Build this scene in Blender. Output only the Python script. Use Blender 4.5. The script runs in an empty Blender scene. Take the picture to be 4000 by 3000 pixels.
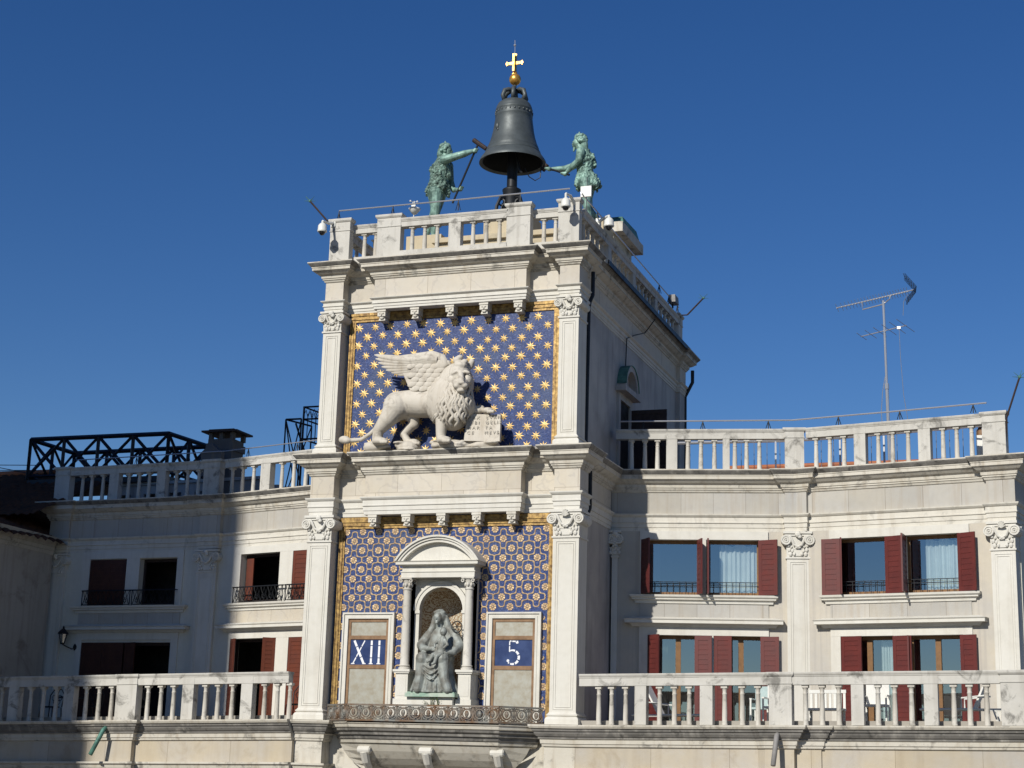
import bpy, bmesh, math, random
from mathutils import Vector, Matrix
random.seed(7)
PI = math.pi
scene = bpy.context.scene
COL = scene.collection
# ------------------------------------------------------------------ camera, sky, sun, exposure
cd = bpy.data.cameras.new("camera"); cam = bpy.data.objects.new("camera", cd); COL.objects.link(cam)
r_, u_, f_ = Vector((0.94526852, 0.32508257, 0.02808453)), Vector((0.04858587, -0.22534225, 0.97306746)), Vector((-0.3226559, 0.91844553, 0.22880336))
cam.matrix_world = Matrix(((r_.x, u_.x, -f_.x, 15.68761), (r_.y, u_.y, -f_.y, -39.29086), (r_.z, u_.z, -f_.z, 14.0), (0, 0, 0, 1)))
cd.sensor_width = 36; cd.lens = 36 * 6360.05 / 4000; cd.clip_start = 0.5; cd.clip_end = 4000
scene.camera = cam
SUN = Vector((-0.235, -1.0, 0.63)).normalized()          # towards the sun
w = bpy.data.worlds.new("World"); scene.world = w; w.use_nodes = True
wn = w.node_tree; bg = wn.nodes["Background"]
sky = wn.nodes.new("ShaderNodeTexSky"); sky.sky_type = 'NISHITA'; sky.sun_disc = False
sky.sun_elevation = math.asin(SUN.z); sky.sun_rotation = math.atan2(SUN.x, SUN.y)
sky.altitude = 0; sky.air_density = 1.0; sky.dust_density = 0.0; sky.ozone_density = 4.5
hs = wn.nodes.new("ShaderNodeHueSaturation"); hs.inputs['Saturation'].default_value = 1.245; hs.inputs['Hue'].default_value = 0.512
gm = wn.nodes.new("ShaderNodeGamma"); gm.inputs[1].default_value = 1.0
wn.links.new(sky.outputs[0], hs.inputs['Color']); wn.links.new(hs.outputs[0], bg.inputs[0]); wn.nodes.remove(gm); bg.inputs[1].default_value = 0.071
sl = bpy.data.lights.new("sun", 'SUN'); sl.energy = 4.8; sl.angle = math.radians(0.6); sl.color = (1.0, 0.955, 0.87)
so = bpy.data.objects.new("sun", sl); COL.objects.link(so); so.rotation_euler = (-SUN).to_track_quat('-Z', 'Y').to_euler()
vs = scene.view_settings; vs.view_transform = 'Standard'; vs.look = 'None'; vs.exposure = 0.06; vs.gamma = 1.0
scene.render.engine = 'CYCLES'
scene.cycles.max_bounces = 6; scene.cycles.transparent_max_bounces = 8
# ------------------------------------------------------------------ materials
def nd(nt, t, inp=None, **at):
    n = nt.nodes.new(t)
    for k, v in at.items(): setattr(n, k, v)
    for k, v in (inp or {}).items():
        s = n.inputs[k]
        if isinstance(v, bpy.types.NodeSocket): nt.links.new(v, s)
        else: s.default_value = v
    return n
def C4(c): return (c[0], c[1], c[2], 1)
def newmat(name):
    m = bpy.data.materials.new(name); m.use_nodes = True
    return m, m.node_tree, m.node_tree.nodes["Principled BSDF"]
def ramp(nt, fac, a, b, va=0.0, vb=1.0):
    return nd(nt, 'ShaderNodeMapRange', {0: fac, 1: a, 2: b, 3: va, 4: vb}).outputs[0]
def mul(nt, a, b): return nd(nt, 'ShaderNodeMath', {0: a, 1: b}, operation='MULTIPLY').outputs[0]
def mix(nt, f, a, b, bt='MIX'):
    n = nd(nt, 'ShaderNodeMix', data_type='RGBA', blend_type=bt)
    for i, v in ((0, f), (6, a), (7, b)):
        s = n.inputs[i]
        if isinstance(v, bpy.types.NodeSocket): nt.links.new(v, s)
        elif i == 0: s.default_value = v
        else: s.default_value = C4(v)
    return n.outputs[2]
def pos(nt): return nd(nt, 'ShaderNodeNewGeometry').outputs['Position']
def noise(nt, v, scale, detail=4, rough=0.55, dist=0.0):
    return nd(nt, 'ShaderNodeTexNoise', {'Vector': v, 'Scale': scale, 'Detail': detail, 'Roughness': rough, 'Distortion': dist}).outputs[0]
def scaled(nt, v, s): return nd(nt, 'ShaderNodeVectorMath', {0: v, 1: s}, operation='MULTIPLY').outputs[0]
def bumped(nt, b, h, st, d=0.02):
    nt.links.new(nd(nt, 'ShaderNodeBump', {'Strength': st, 'Distance': d, 'Height': h}).outputs[0], b.inputs['Normal'])
def stone(name, c1, c2, streak=0.25, streak_c=(0.25, 0.19, 0.12), crust=0.15, crust_c=(0.09, 0.085, 0.075), crust_scale=1.6, rough=0.72, bump=0.25,
          joints=None, vein=0.0, streak_scale=(2.4, 2.4, 0.16), spot=0.0, spec=0.3):
    m, nt, b = newmat(name); P = pos(nt)
    nB = noise(nt, P, 6, 7, 0.6)
    c = mix(nt, ramp(nt, noise(nt, P, 0.8, 5), 0.35, 0.68), c1, c2)
    c = mix(nt, ramp(nt, nB, 0.3, 0.75, 0.0, 0.25), c, (c1[0] * .72, c1[1] * .70, c1[2] * .66))
    st = noise(nt, scaled(nt, P, streak_scale), 1.6, 6, 0.6)
    c = mix(nt, ramp(nt, st, 0.5, 0.78, 0.0, streak), c, streak_c)
    cr = noise(nt, P, crust_scale, 9, 0.68, 0.6)
    c = mix(nt, ramp(nt, cr, 0.54, 0.66, 0.0, crust), c, crust_c)
    if vein:
        vv = nd(nt, 'ShaderNodeTexWave', {'Vector': scaled(nt, P, (1, 1, 1.4)), 'Scale': .55, 'Distortion': 14.0, 'Detail': 7, 'Detail Scale': 2.2}).outputs['Fac']
        c = mix(nt, ramp(nt, vv, 0.9, 1.0, 0.0, vein), c, (0.28, 0.26, 0.26))
    if spot:
        sp = nd(nt, 'ShaderNodeTexVoronoi', {'Vector': P, 'Scale': 2.6}).outputs['Distance']
        c = mix(nt, ramp(nt, sp, 0.03, 0.06, spot, 0.0), c, (0.12, 0.09, 0.07))
    h = nB
    if joints:
        sx, sz = joints
        sp_ = nd(nt, 'ShaderNodeSeparateXYZ', {0: P})
        xx = nd(nt, 'ShaderNodeMath', {0: sp_.outputs[0], 1: mul(nt, sp_.outputs[1], 0.35)}, operation='ADD').outputs[0]
        bv = nd(nt, 'ShaderNodeCombineXYZ', {0: xx, 1: sp_.outputs[2]}).outputs[0]
        bk = nd(nt, 'ShaderNodeTexBrick', {'Vector': bv, 'Scale': 1.0, 'Mortar Size': 0.006, 'Mortar Smooth': 0.3, 'Brick Width': sx, 'Row Height': sz, 'Color1': (1, 1, 1, 1), 'Color2': (.86, .85, .83, 1), 'Mortar': (.5, .46, .42, 1)}, offset=0.5)
        c = mix(nt, 1.0, c, bk.outputs[0], 'MULTIPLY')
    nt.links.new(c, b.inputs['Base Color']); b.inputs['Roughness'].default_value = rough
    b.inputs['Specular IOR Level'].default_value = spec
    bumped(nt, b, h, bump, 0.015)
    return m
def paint(name, c, rough=0.5, metal=0.0, var=0.25, scale=5.0, c2=None, spec=0.4, bump=0.0):
    m, nt, b = newmat(name); P = pos(nt); n = noise(nt, P, scale, 6, 0.62)
    c2 = c2 or (c[0] * (1 - var), c[1] * (1 - var), c[2] * (1 - var))
    nt.links.new(mix(nt, ramp(nt, n, 0.38, 0.64), c, c2), b.inputs['Base Color'])
    nt.links.new(ramp(nt, n, 0.3, 0.7, rough * .85, min(1, rough * 1.15)), b.inputs['Roughness'])
    b.inputs['Metallic'].default_value = metal; b.inputs['Specular IOR Level'].default_value = spec
    if bump: bumped(nt, b, n, bump, 0.02)
    return m
WHITE = (0.60, 0.575, 0.51)
M = {}
M['stone'] = stone("istrian_stone", WHITE, (0.54, 0.51, 0.44), streak=.4, crust=.3, crust_scale=2.4)
M['pil'] = stone("white_pilaster_stone", (0.60, 0.585, 0.535), (0.57, 0.55, 0.49), streak=.25, crust=.08, bump=.2, spot=.0)
M['corn'] = stone("weathered_cornice_stone", (0.55, 0.52, 0.455), (0.47, 0.44, 0.37), streak=.6, crust=.7, crust_scale=1.9, bump=.4, streak_scale=(3.2, 3.2, .5))
M['crust'] = stone("black_crusted_cornice", (0.20, 0.19, 0.175), (0.115, 0.11, 0.10), streak=.9, streak_c=(.36, .34, .30), crust=.8, crust_scale=3.2, crust_c=(.05, .048, .045), bump=.6, streak_scale=(2.6, 2.6, 1.0))
M['rail'] = stone("lichened_balustrade_stone", (0.53, 0.515, 0.475), (0.44, 0.425, 0.385), streak=.55, streak_c=(.2, .18, .15), crust=.75, crust_scale=2.1, bump=.45)
M['balu'] = stone("baluster_stone", (0.55, 0.53, 0.48), (0.45, 0.42, 0.365), streak=.6, streak_c=(.22, .17, .115), crust=.5, crust_scale=3.2, bump=.4)
M['frieze'] = stone("veined_frieze_marble", (0.56, 0.51, 0.42), (0.53, 0.50, 0.45), streak=.15, streak_c=(.42, .28, .15), crust=.05, joints=(1.25, 3.0), vein=.22, bump=.1)
M['wingfr'] = stone("pale_frieze_slabs", (0.455, 0.43, 0.38), (0.40, 0.395, 0.38), streak=.6, streak_c=(.33, .27, .2), crust=.06, joints=(0.92, 5.0), streak_scale=(4.0, 4.0, 0.22), bump=.12)
M['streak'] = stone("streaked_marble_wall", (0.50, 0.455, 0.375), (0.42, 0.40, 0.365), streak=.75, streak_c=(.31, .29, .27), crust=.03, streak_scale=(5.5, 5.5, 0.1), bump=.1)
M['plaster'] = stone("white_plaster_wall", (0.60, 0.585, 0.515), (0.56, 0.54, 0.47), streak=.25, streak_c=(.36, .31, .24), crust=.06, bump=.15)
M['oldplaster'] = stone("stained_plaster_wall", (0.45, 0.42, 0.37), (0.40, 0.365, 0.31), streak=.5, streak_c=(.2, .15, .11), crust=.6, crust_scale=0.55, crust_c=(.16, .13, .1), bump=.3)
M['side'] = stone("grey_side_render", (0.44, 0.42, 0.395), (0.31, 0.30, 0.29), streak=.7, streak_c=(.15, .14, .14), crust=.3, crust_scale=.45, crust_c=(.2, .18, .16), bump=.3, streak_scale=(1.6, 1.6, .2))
M['terrfr'] = stone("mottled_terrace_frieze", (0.46, 0.40, 0.30), (0.42, 0.40, 0.37), streak=.3, crust=.35, crust_scale=1.1, crust_c=(.25, .19, .12), joints=(1.9, 4.0), bump=.25)
M['relief'] = stone("white_lion_stone", (0.56, 0.525, 0.46), (0.47, 0.43, 0.365), streak=.5, crust=.55, crust_scale=3.0, crust_c=(.2, .17, .14), bump=.3)
M['pave'] = stone("piazza_paving", (0.30, 0.29, 0.27), (0.24, 0.23, 0.22), streak=0, crust=.1, joints=(1.2, .6))
M['floor'] = stone("terrace_floor", (0.33, 0.31, 0.27), (0.28, 0.26, 0.23), streak=0, crust=.2)
M['platform'] = stone("yellowed_platform_stone", (0.50, 0.43, 0.30), (0.44, 0.36, 0.24), streak=.3, crust=.3, crust_scale=2.0)
M['gold'] = paint("gilded_metal", (0.78, 0.45, 0.11), 0.36, 0.75, c2=(0.55, 0.27, 0.05), scale=9, bump=.3)
M['goldm'] = paint("gold_mosaic", (0.70, 0.50, 0.20), 0.42, 0.25, c2=(0.46, 0.29, 0.10), scale=22, bump=.3)
M['goldframe'] = paint("worn_gold_frame", (0.40, 0.26, 0.085), 0.5, 0.4, c2=(0.13, 0.075, 0.03), scale=8, bump=.4)
M['goldlat'] = paint("gold_lattice_mosaic", (0.56, 0.41, 0.22), 0.5, 0.1, c2=(0.40, 0.27, 0.15), scale=2.2, bump=.3)
M['verd'] = paint("verdigris_bronze", (0.25, 0.40, 0.34), 0.55, 0.2, c2=(0.055, 0.10, 0.085), scale=3.6, bump=.25)
M['verdfur'] = paint("mossy_bronze_fur", (0.16, 0.25, 0.21), 0.6, 0.2, c2=(0.035, 0.06, 0.05), scale=9, bump=.5)
M['bell'] = paint("dark_bell_bronze", (0.082, 0.096, 0.10), 0.5, 0.25, c2=(0.055, 0.066, 0.07), scale=3, bump=.15)
M['bellin'] = paint("bell_inside_shade", (0.008, 0.010, 0.010), 0.6, 0.3)  # same bronze coloured near black, shade inside the bell put into the colour
M['madonna'] = paint("grey_green_bronze", (0.29, 0.315, 0.295), 0.6, 0.15, c2=(0.15, 0.145, 0.125), scale=4.2, bump=.3)
M['greenstone'] = paint('green_stained_stone', (0.40, 0.45, 0.38), .7, c2=(0.20, 0.32, 0.25), scale=4)
M['copper'] = paint("green_copper", (0.10, 0.24, 0.19), 0.6, 0.2, c2=(0.05, 0.12, 0.10), scale=4)
M['iron'] = paint("black_iron", (0.018, 0.02, 0.024), 0.5, 0.4)
M['trussblue'] = paint("blue_black_steel", (0.012, 0.017, 0.028), 0.5, 0.2)
M['rust'] = paint("rusted_iron", (0.17, 0.17, 0.155), 0.65, 0.3, c2=(0.15, 0.085, 0.045), scale=3.2, bump=.3)
M['ochre'] = paint("rust_brown_frame", (0.24, 0.14, 0.07), 0.6, c2=(0.16, 0.09, 0.045), scale=5)
M['zinc'] = paint("stained_zinc_plate", (0.34, 0.335, 0.29), 0.5, 0.3, c2=(0.27, 0.245, 0.19), scale=5, bump=.1)
M['bluepl'] = paint("dark_blue_plate", (0.012, 0.028, 0.10), 0.35, c2=(0.02, 0.045, 0.14), scale=3)
M['num'] = paint("white_numeral_paint", (0.75, 0.76, 0.78), 0.5, var=.1)
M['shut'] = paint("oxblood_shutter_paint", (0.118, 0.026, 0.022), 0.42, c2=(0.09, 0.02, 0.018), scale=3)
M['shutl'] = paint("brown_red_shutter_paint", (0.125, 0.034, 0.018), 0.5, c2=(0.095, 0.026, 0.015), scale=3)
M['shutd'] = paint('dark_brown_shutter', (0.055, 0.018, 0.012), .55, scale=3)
M['oldwood'] = paint("dark_old_wood", (0.03, 0.018, 0.016), 0.7, scale=8)
M['wood'] = paint("warm_window_wood", (0.20, 0.10, 0.035), 0.5, scale=9)
M['curtain'] = paint("pale_curtain", (0.62, 0.68, 0.66), 0.9, var=.12, scale=2)
M['drape'] = paint("dark_green_drape", (0.05, 0.07, 0.055), 0.9)
M['dark'] = paint("dark_interior", (0.02, 0.017, 0.015), 0.9)  # near-black walls, the darkness of unlit rooms is put into the colour
M['steel'] = paint("galvanised_steel", (0.55, 0.56, 0.58), 0.35, 0.7, var=.15)
M['whitep'] = paint("white_plastic", (0.66, 0.66, 0.62), 0.4, var=.1, scale=2)
M['lens'] = paint("black_dome_lens", (0.01, 0.01, 0.012), 0.08, spec=.8)
M['pvc'] = paint("grey_conduit", (0.24, 0.23, 0.22), 0.6)
M['roofdark'] = stone("dark_roof_tiles", (0.115, 0.055, 0.035), (0.07, 0.04, 0.03), streak=0, crust=.5, crust_scale=3, bump=.8, crust_c=(.03, .022, .018), spec=0.0)
M['tile'] = stone("terracotta_tiles", (0.36, 0.13, 0.06), (0.26, 0.10, 0.05), streak=0, crust=.45, crust_scale=4, crust_c=(.1, .06, .04), bump=.6)
M['brick'] = stone("old_brick", (0.28, 0.12, 0.08), (0.22, 0.10, 0.07), streak=.2, crust=.2, joints=(.5, .2))
M['chim'] = stone("chimney_render", (0.115, 0.115, 0.12), (0.08, 0.08, 0.085), streak=.4, crust=.3)
M['bark'] = paint("tree_bark", (0.09, 0.065, 0.045), 0.9, bump=.5)
M['leaf'] = paint("green_leaves", (0.05, 0.085, 0.025), 0.6, c2=(0.09, 0.10, 0.03), scale=1.5)
M['cloth'] = paint("white_sling_fabric", (0.68, 0.67, 0.63), 0.8, var=.08)
M['teal'] = paint("pale_teal_cushion", (0.40, 0.50, 0.49), 0.8, var=.1)
def mosaic(name, c1, c2, c3, cell=26.0):
    m, nt, b = newmat(name); P = pos(nt)
    v = nd(nt, 'ShaderNodeTexVoronoi', {'Vector': scaled(nt, P, (1, 1, 1.6)), 'Scale': cell}); r = nd(nt, 'ShaderNodeSeparateColor', {0: v.outputs['Color']})
    c = mix(nt, ramp(nt, r.outputs[0], 0.0, 1.0), c1, c2)
    c = mix(nt, ramp(nt, r.outputs[1], 0.86, 1.0, 0, .8), c, c3)
    c = mix(nt, ramp(nt, noise(nt, P, 1.1, 5), 0.45, 0.75, 0, .55), c, (c2[0] * 1.9 + .02, c2[1] * 1.7 + .01, c2[2] * .85))
    nt.links.new(c, b.inputs['Base Color'])
    nt.links.new(ramp(nt, r.outputs[2], 0, 1, .25, .6), b.inputs['Roughness'])
    bumped(nt, b, r.outputs[1], .5, .01); b.inputs['Specular IOR Level'].default_value = .35
    return m
M['blue'] = mosaic("blue_mosaic", (0.014, 0.030, 0.112), (0.027, 0.052, 0.172), (0.10, 0.14, 0.31))
def damask(name):
    m, nt, b = newmat(name); P = pos(nt)
    s = nd(nt, 'ShaderNodeSeparateXYZ', {0: P})
    a = nd(nt, 'ShaderNodeMath', {0: mul(nt, s.outputs[0], 21.0)}, operation='SINE').outputs[0]
    z = nd(nt, 'ShaderNodeMath', {0: mul(nt, s.outputs[2], 16.0)}, operation='SINE').outputs[0]
    q = noise(nt, scaled(nt, P, (1, .4, 1)), 7.5, 2, .5, 1.3)
    f = nd(nt, 'ShaderNodeMath', {0: mul(nt, mul(nt, a, z), 0.35), 1: q}, operation='ADD').outputs[0]
    band = nd(nt, 'ShaderNodeMath', {0: nd(nt, 'ShaderNodeMath', {0: mul(nt, f, 22.0)}, operation='SINE').outputs[0], 1: 0.0}, operation='ADD').outputs[0]
    c = mix(nt, ramp(nt, band, -0.15, 0.25), (0.50, 0.46, 0.36), (0.23, 0.13, 0.055))
    nt.links.new(c, b.inputs['Base Color']); b.inputs['Roughness'].default_value = .5
    return m
M['damask'] = damask("gold_damask_mosaic")
def glass():
    m, nt, b = newmat("window_glass"); nt.nodes.remove(b)
    g = nd(nt, 'ShaderNodeBsdfGlossy', {'Color': (.9, .95, 1, 1), 'Roughness': .015}); t = nd(nt, 'ShaderNodeBsdfTransparent', {'Color': (.82, .86, .86, 1)})
    fr = nd(nt, 'ShaderNodeFresnel', {'IOR': 1.5}); fac = nd(nt, 'ShaderNodeMath', {0: fr.outputs[0], 1: 0.28}, operation='ADD').outputs[0]
    mx = nd(nt, 'ShaderNodeMixShader', {0: fac, 1: t.outputs[0], 2: g.outputs[0]})
    nt.links.new(mx.outputs[0], nt.nodes['Material Output'].inputs[0]); return m
M['glass'] = glass()
# ------------------------------------------------------------------ helpers
class Fr:                                     # a vertical wall plane: along t, out of the wall n, up z
    def __init__(s, x0, y0, x1, y1, slope=0.0):
        s.p = Vector((x0, y0)); d = Vector((x1 - x0, y1 - y0)); s.L = d.length; s.t = d / s.L; s.n = Vector((s.t.y, -s.t.x)); s.k = slope
    def P(s, a, o, z):
        q = s.p + s.t * a + s.n * o; return Vector((q.x, q.y, z + s.k * a))
    def G(s, a, o):                           # into the global front frame (x, -y)
        q = s.p + s.t * a + s.n * o; return (q.x, -q.y)
G = Fr(0, 0, 1, 0)
class MB:
    def __init__(s, fr=None): s.v = []; s.f = []; s.mi = []; s.fr = fr or G; s.m = 0
    def P(s, a, o, z): return s.fr.P(a, o, z)
    def addw(s, vs, fs):
        b = len(s.v); s.v += [Vector(v) for v in vs]
        for f in fs: s.f.append([b + i for i in f]); s.mi.append(s.m)
    def add(s, vs, fs): s.addw([s.P(*v) for v in vs], fs)
    def box(s, a0, a1, o0, o1, z0, z1, tp=0.0):
        s.add([(a0, o0, z0), (a1, o0, z0), (a1, o1, z0), (a0, o1, z0), (a0 + tp, o0, z1), (a1 - tp, o0, z1), (a1 - tp, o1 - tp, z1), (a0 + tp, o1 - tp, z1)],
              [(0, 1, 2, 3), (4, 5, 6, 7), (0, 1, 5, 4), (1, 2, 6, 5), (2, 3, 7, 6), (3, 0, 4, 7)])
    def prism(s, poly, o0, o1):               # polygon in (a, z), extruded through o
        n = len(poly)
        s.add([(a, o0, z) for a, z in poly] + [(a, o1, z) for a, z in poly], [list(range(n)), list(range(n, 2 * n))] + [(i, (i + 1) % n, n + (i + 1) % n, n + i) for i in range(n)])
    def slab(s, poly, z0, z1):                # polygon in (a, o), extruded through z
        n = len(poly)
        s.add([(a, o, z0) for a, o in poly] + [(a, o, z1) for a, o in poly], [list(range(n)), list(range(n, 2 * n))] + [(i, (i + 1) % n, n + (i + 1) % n, n + i) for i in range(n)])
    def sweep(s, path, prof, closed=False, caps=True, m2=None):   # path in (a, o); prof closed loop of (out, z)
        pts = [Vector(p) for p in path]; n = len(pts); vs = []
        for i, p in enumerate(pts):
            ns = []
            for j in ((i - 1, i), (i, i + 1)):
                if closed or (j[0] >= 0 and j[1] < n):
                    d = pts[j[1] % n] - pts[j[0] % n]
                    if d.length > 1e-6: d.normalize(); ns.append(Vector((-d.y, d.x)))
            m = ns[0].copy()
            if len(ns) == 2:
                m = ns[0] + ns[1]; m = m / max(0.25, m.dot(ns[0])) if m.length > 1e-4 else ns[0]
            for o, z in prof: vs.append((p.x + m.x * o, p.y + m.y * o, z))
        k = len(prof); fs = []
        for i in range(n if closed else n - 1):
            for j in range(k): fs.append((i * k + j, i * k + (j + 1) % k, ((i + 1) % n) * k + (j + 1) % k, ((i + 1) % n) * k + j))
        base = len(s.mi)
        if caps and not closed: fs += [list(range(k)), list(range((n - 1) * k, n * k))]
        s.add(vs, fs)
        if m2:                                # weathered bands: (z0, z1, smallest out) get the second material
            for i in range(n if closed else n - 1):
                for j in range(k):
                    a, b = prof[j], prof[(j + 1) % k]
                    if min(a[1], b[1]) >= m2[0] and max(a[1], b[1]) <= m2[1] and min(a[0], b[0]) >= m2[2]: s.mi[base + i * k + j] = 1
    def lathe(s, a, o, prof, n=12, cap0=True):
        vs = []; k = len(prof)
        for i in range(n):
            c, t = math.cos(2 * PI * i / n), math.sin(2 * PI * i / n)
            vs += [(a + r * c, o + r * t, z) for r, z in prof]
        fs = [(i * k + j, ((i + 1) % n) * k + j, ((i + 1) % n) * k + j + 1, i * k + j + 1) for i in range(n) for j in range(k - 1)]
        fs += [[i * k + k - 1 for i in range(n)]] + ([[i * k for i in range(n)]] if cap0 else [])
        s.add(vs, fs)
    def tube(s, pts, r, n=6, flat=None, local=True):
        P = [s.P(*p) if local else Vector(p) for p in pts]; m = len(P)
        R = r if isinstance(r, (list, tuple)) else [r] * m
        up = None; rings = []
        for i in range(m):
            d = (P[min(i + 1, m - 1)] - P[max(i - 1, 0)]); d = d.normalized() if d.length > 1e-9 else Vector((0, 0, 1))
            if up is None:
                up = Vector((0, 1, 0)) if abs(d.y) < .8 else Vector((0, 0, 1))
            x = (up - d * up.dot(d)); x = x.normalized() if x.length > 1e-6 else d.orthogonal().normalized(); y = d.cross(x); up = x
            f = flat or 1.0
            rings.append([P[i] + (x * math.cos(2 * PI * j / n) * f + y * math.sin(2 * PI * j / n)) * R[i] for j in range(n)])
        fs = [(i * n + j, i * n + (j + 1) % n, (i + 1) * n + (j + 1) % n, (i + 1) * n + j) for i in range(m - 1) for j in range(n)]
        fs += [list(range(n)), list(range((m - 1) * n, m * n))]
        s.addw([v for q in rings for v in q], fs)
    def ell(s, c, r, rot=None, n=10, local=False):
        c = s.P(*c) if local else Vector(c); vs = []; fs = []; h = n // 2 + 1
        for i in range(1, h):
            th = PI * i / h
            for j in range(n): vs.append((math.sin(th) * math.cos(2 * PI * j / n), math.sin(th) * math.sin(2 * PI * j / n), math.cos(th)))
        vs += [(0, 0, 1), (0, 0, -1)]; q = (h - 1) * n
        for i in range(h - 2):
            for j in range(n): fs.append((i * n + j, i * n + (j + 1) % n, (i + 1) * n + (j + 1) % n, (i + 1) * n + j))
        for j in range(n): fs += [(q, j, (j + 1) % n), (q + 1, (h - 2) * n + j, (h - 2) * n + (j + 1) % n)]
        out = []
        for v in vs:
            v = Vector((v[0] * r[0], v[1] * r[1], v[2] * r[2]))
            if rot: v = rot @ v
            out.append(c + v)
        s.addw(out, fs)
    def limb(s, pts, rads, n=10):             # rounded, tapering chain for the remeshed figures
        s.tube(pts, rads, n, local=False)
        for p, r in zip(pts, rads): s.ell(p, (r, r, r), n=n)
    def torus(s, c, R, r, axis='o', n=16, m=6, a0=0, a1=2 * PI):
        pts = []
        for i in range(n + 1):
            t = a0 + (a1 - a0) * i / n; u, v = R * math.cos(t), R * math.sin(t)
            pts.append((c[0] + u, c[1], c[2] + v) if axis == 'o' else ((c[0] + u, c[1] + v, c[2]) if axis == 'z' else (c[0], c[1] + u, c[2] + v)))
        s.tube(pts, r, m)
    def wall(s, a0, a1, z0, z1, o0, o1, holes):   # o0 back, o1 front, rectangular openings with reveals
        A = sorted({a0, a1, *[h[i] for h in holes for i in (0, 1)]}); Z = sorted({z0, z1, *[h[i] for h in holes for i in (2, 3)]})
        op = lambda a, z: a < a0 or a > a1 or z < z0 or z > z1 or any(h[0] < a < h[1] and h[2] < z < h[3] for h in holes)
        for i in range(len(A) - 1):
            for j in range(len(Z) - 1):
                x0, x1, y0, y1 = A[i], A[i + 1], Z[j], Z[j + 1]; ca, cz = (x0 + x1) / 2, (y0 + y1) / 2
                if op(ca, cz): continue
                for o in (o0, o1): s.add([(x0, o, y0), (x1, o, y0), (x1, o, y1), (x0, o, y1)], [(0, 1, 2, 3)])
                e = 1e-3
                if op(x0 - e, cz): s.add([(x0, o0, y0), (x0, o1, y0), (x0, o1, y1), (x0, o0, y1)], [(0, 1, 2, 3)])
                if op(x1 + e, cz): s.add([(x1, o0, y0), (x1, o1, y0), (x1, o1, y1), (x1, o0, y1)], [(0, 1, 2, 3)])
                if op(ca, y0 - e): s.add([(x0, o0, y0), (x1, o0, y0), (x1, o1, y0), (x0, o1, y0)], [(0, 1, 2, 3)])
                if op(ca, y1 + e): s.add([(x0, o0, y1), (x1, o0, y1), (x1, o1, y1), (x0, o1, y1)], [(0, 1, 2, 3)])
    def build(s, name, mats, parent=None, smooth=False, origin=None, angle=None):
        me = bpy.data.meshes.new(name); org = Vector(origin) if origin is not None else Vector((0, 0, 0))
        me.from_pydata([tuple(v - org) for v in s.v], [], s.f)
        mats = mats if isinstance(mats, (list, tuple)) else [mats]
        for m in mats: me.materials.append(M[m] if isinstance(m, str) else m)
        for p, i in zip(me.polygons, s.mi): p.material_index = i
        bm = bmesh.new(); bm.from_mesh(me); bmesh.ops.recalc_face_normals(bm, faces=bm.faces); bm.to_mesh(me); bm.free()
        if smooth:
            for p in me.polygons: p.use_smooth = True
        if angle: me.set_sharp_from_angle(angle=math.radians(angle))
        ob = bpy.data.objects.new(name, me); COL.objects.link(ob); ob.location = org
        if parent is not None:
            ob.parent = parent; ob.location = org - wloc(parent)
        return ob
def wloc(o):
    v = Vector((0, 0, 0))
    while o is not None: v += o.location; o = o.parent
    return v
def tag(o, label, cat, group=None, kind=None):
    o['label'] = label; o['category'] = cat
    if group: o['group'] = group
    if kind: o['kind'] = kind
    return o
def thing(name, label, cat, loc=(0, 0, 0), group=None):
    o = bpy.data.objects.new(name, None); COL.objects.link(o); o.location = loc; o.empty_display_size = .2
    return tag(o, label, cat, group)
def dup(o, delta, parent=None):               # a copy that shares its mesh, with its children
    c = o.copy(); COL.objects.link(c); c.location = o.location + Vector(delta)
    if parent is not None: c.parent = parent
    for ch in o.children:
        k = dup(ch, (0, 0, 0)); k.parent = c
    return c
def remesh(ob, voxel, smooth=4, disp=None):   # one continuous skin over the overlapping pieces
    md = ob.modifiers.new("r", 'REMESH'); md.mode = 'VOXEL'; md.voxel_size = voxel
    if smooth:
        ms = ob.modifiers.new("s", 'SMOOTH'); ms.iterations = smooth; ms.factor = .5
    if disp:
        tx = bpy.data.textures.new(ob.name, 'CLOUDS'); tx.noise_scale = disp[0]; tx.noise_depth = 2
        dm = ob.modifiers.new("d", 'DISPLACE'); dm.texture = tx; dm.strength = disp[1]; dm.mid_level = .5; dm.texture_coords = 'LOCAL'
    bpy.context.view_layer.update()
    me = bpy.data.meshes.new_from_object(ob.evaluated_get(bpy.context.evaluated_depsgraph_get()))
    old = ob.data; mats = list(old.materials); ob.modifiers.clear(); ob.data = me
    me.materials.clear()
    for m in mats: me.materials.append(m)
    for p in me.polygons: p.use_smooth = True; p.material_index = 0
    return ob
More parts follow.
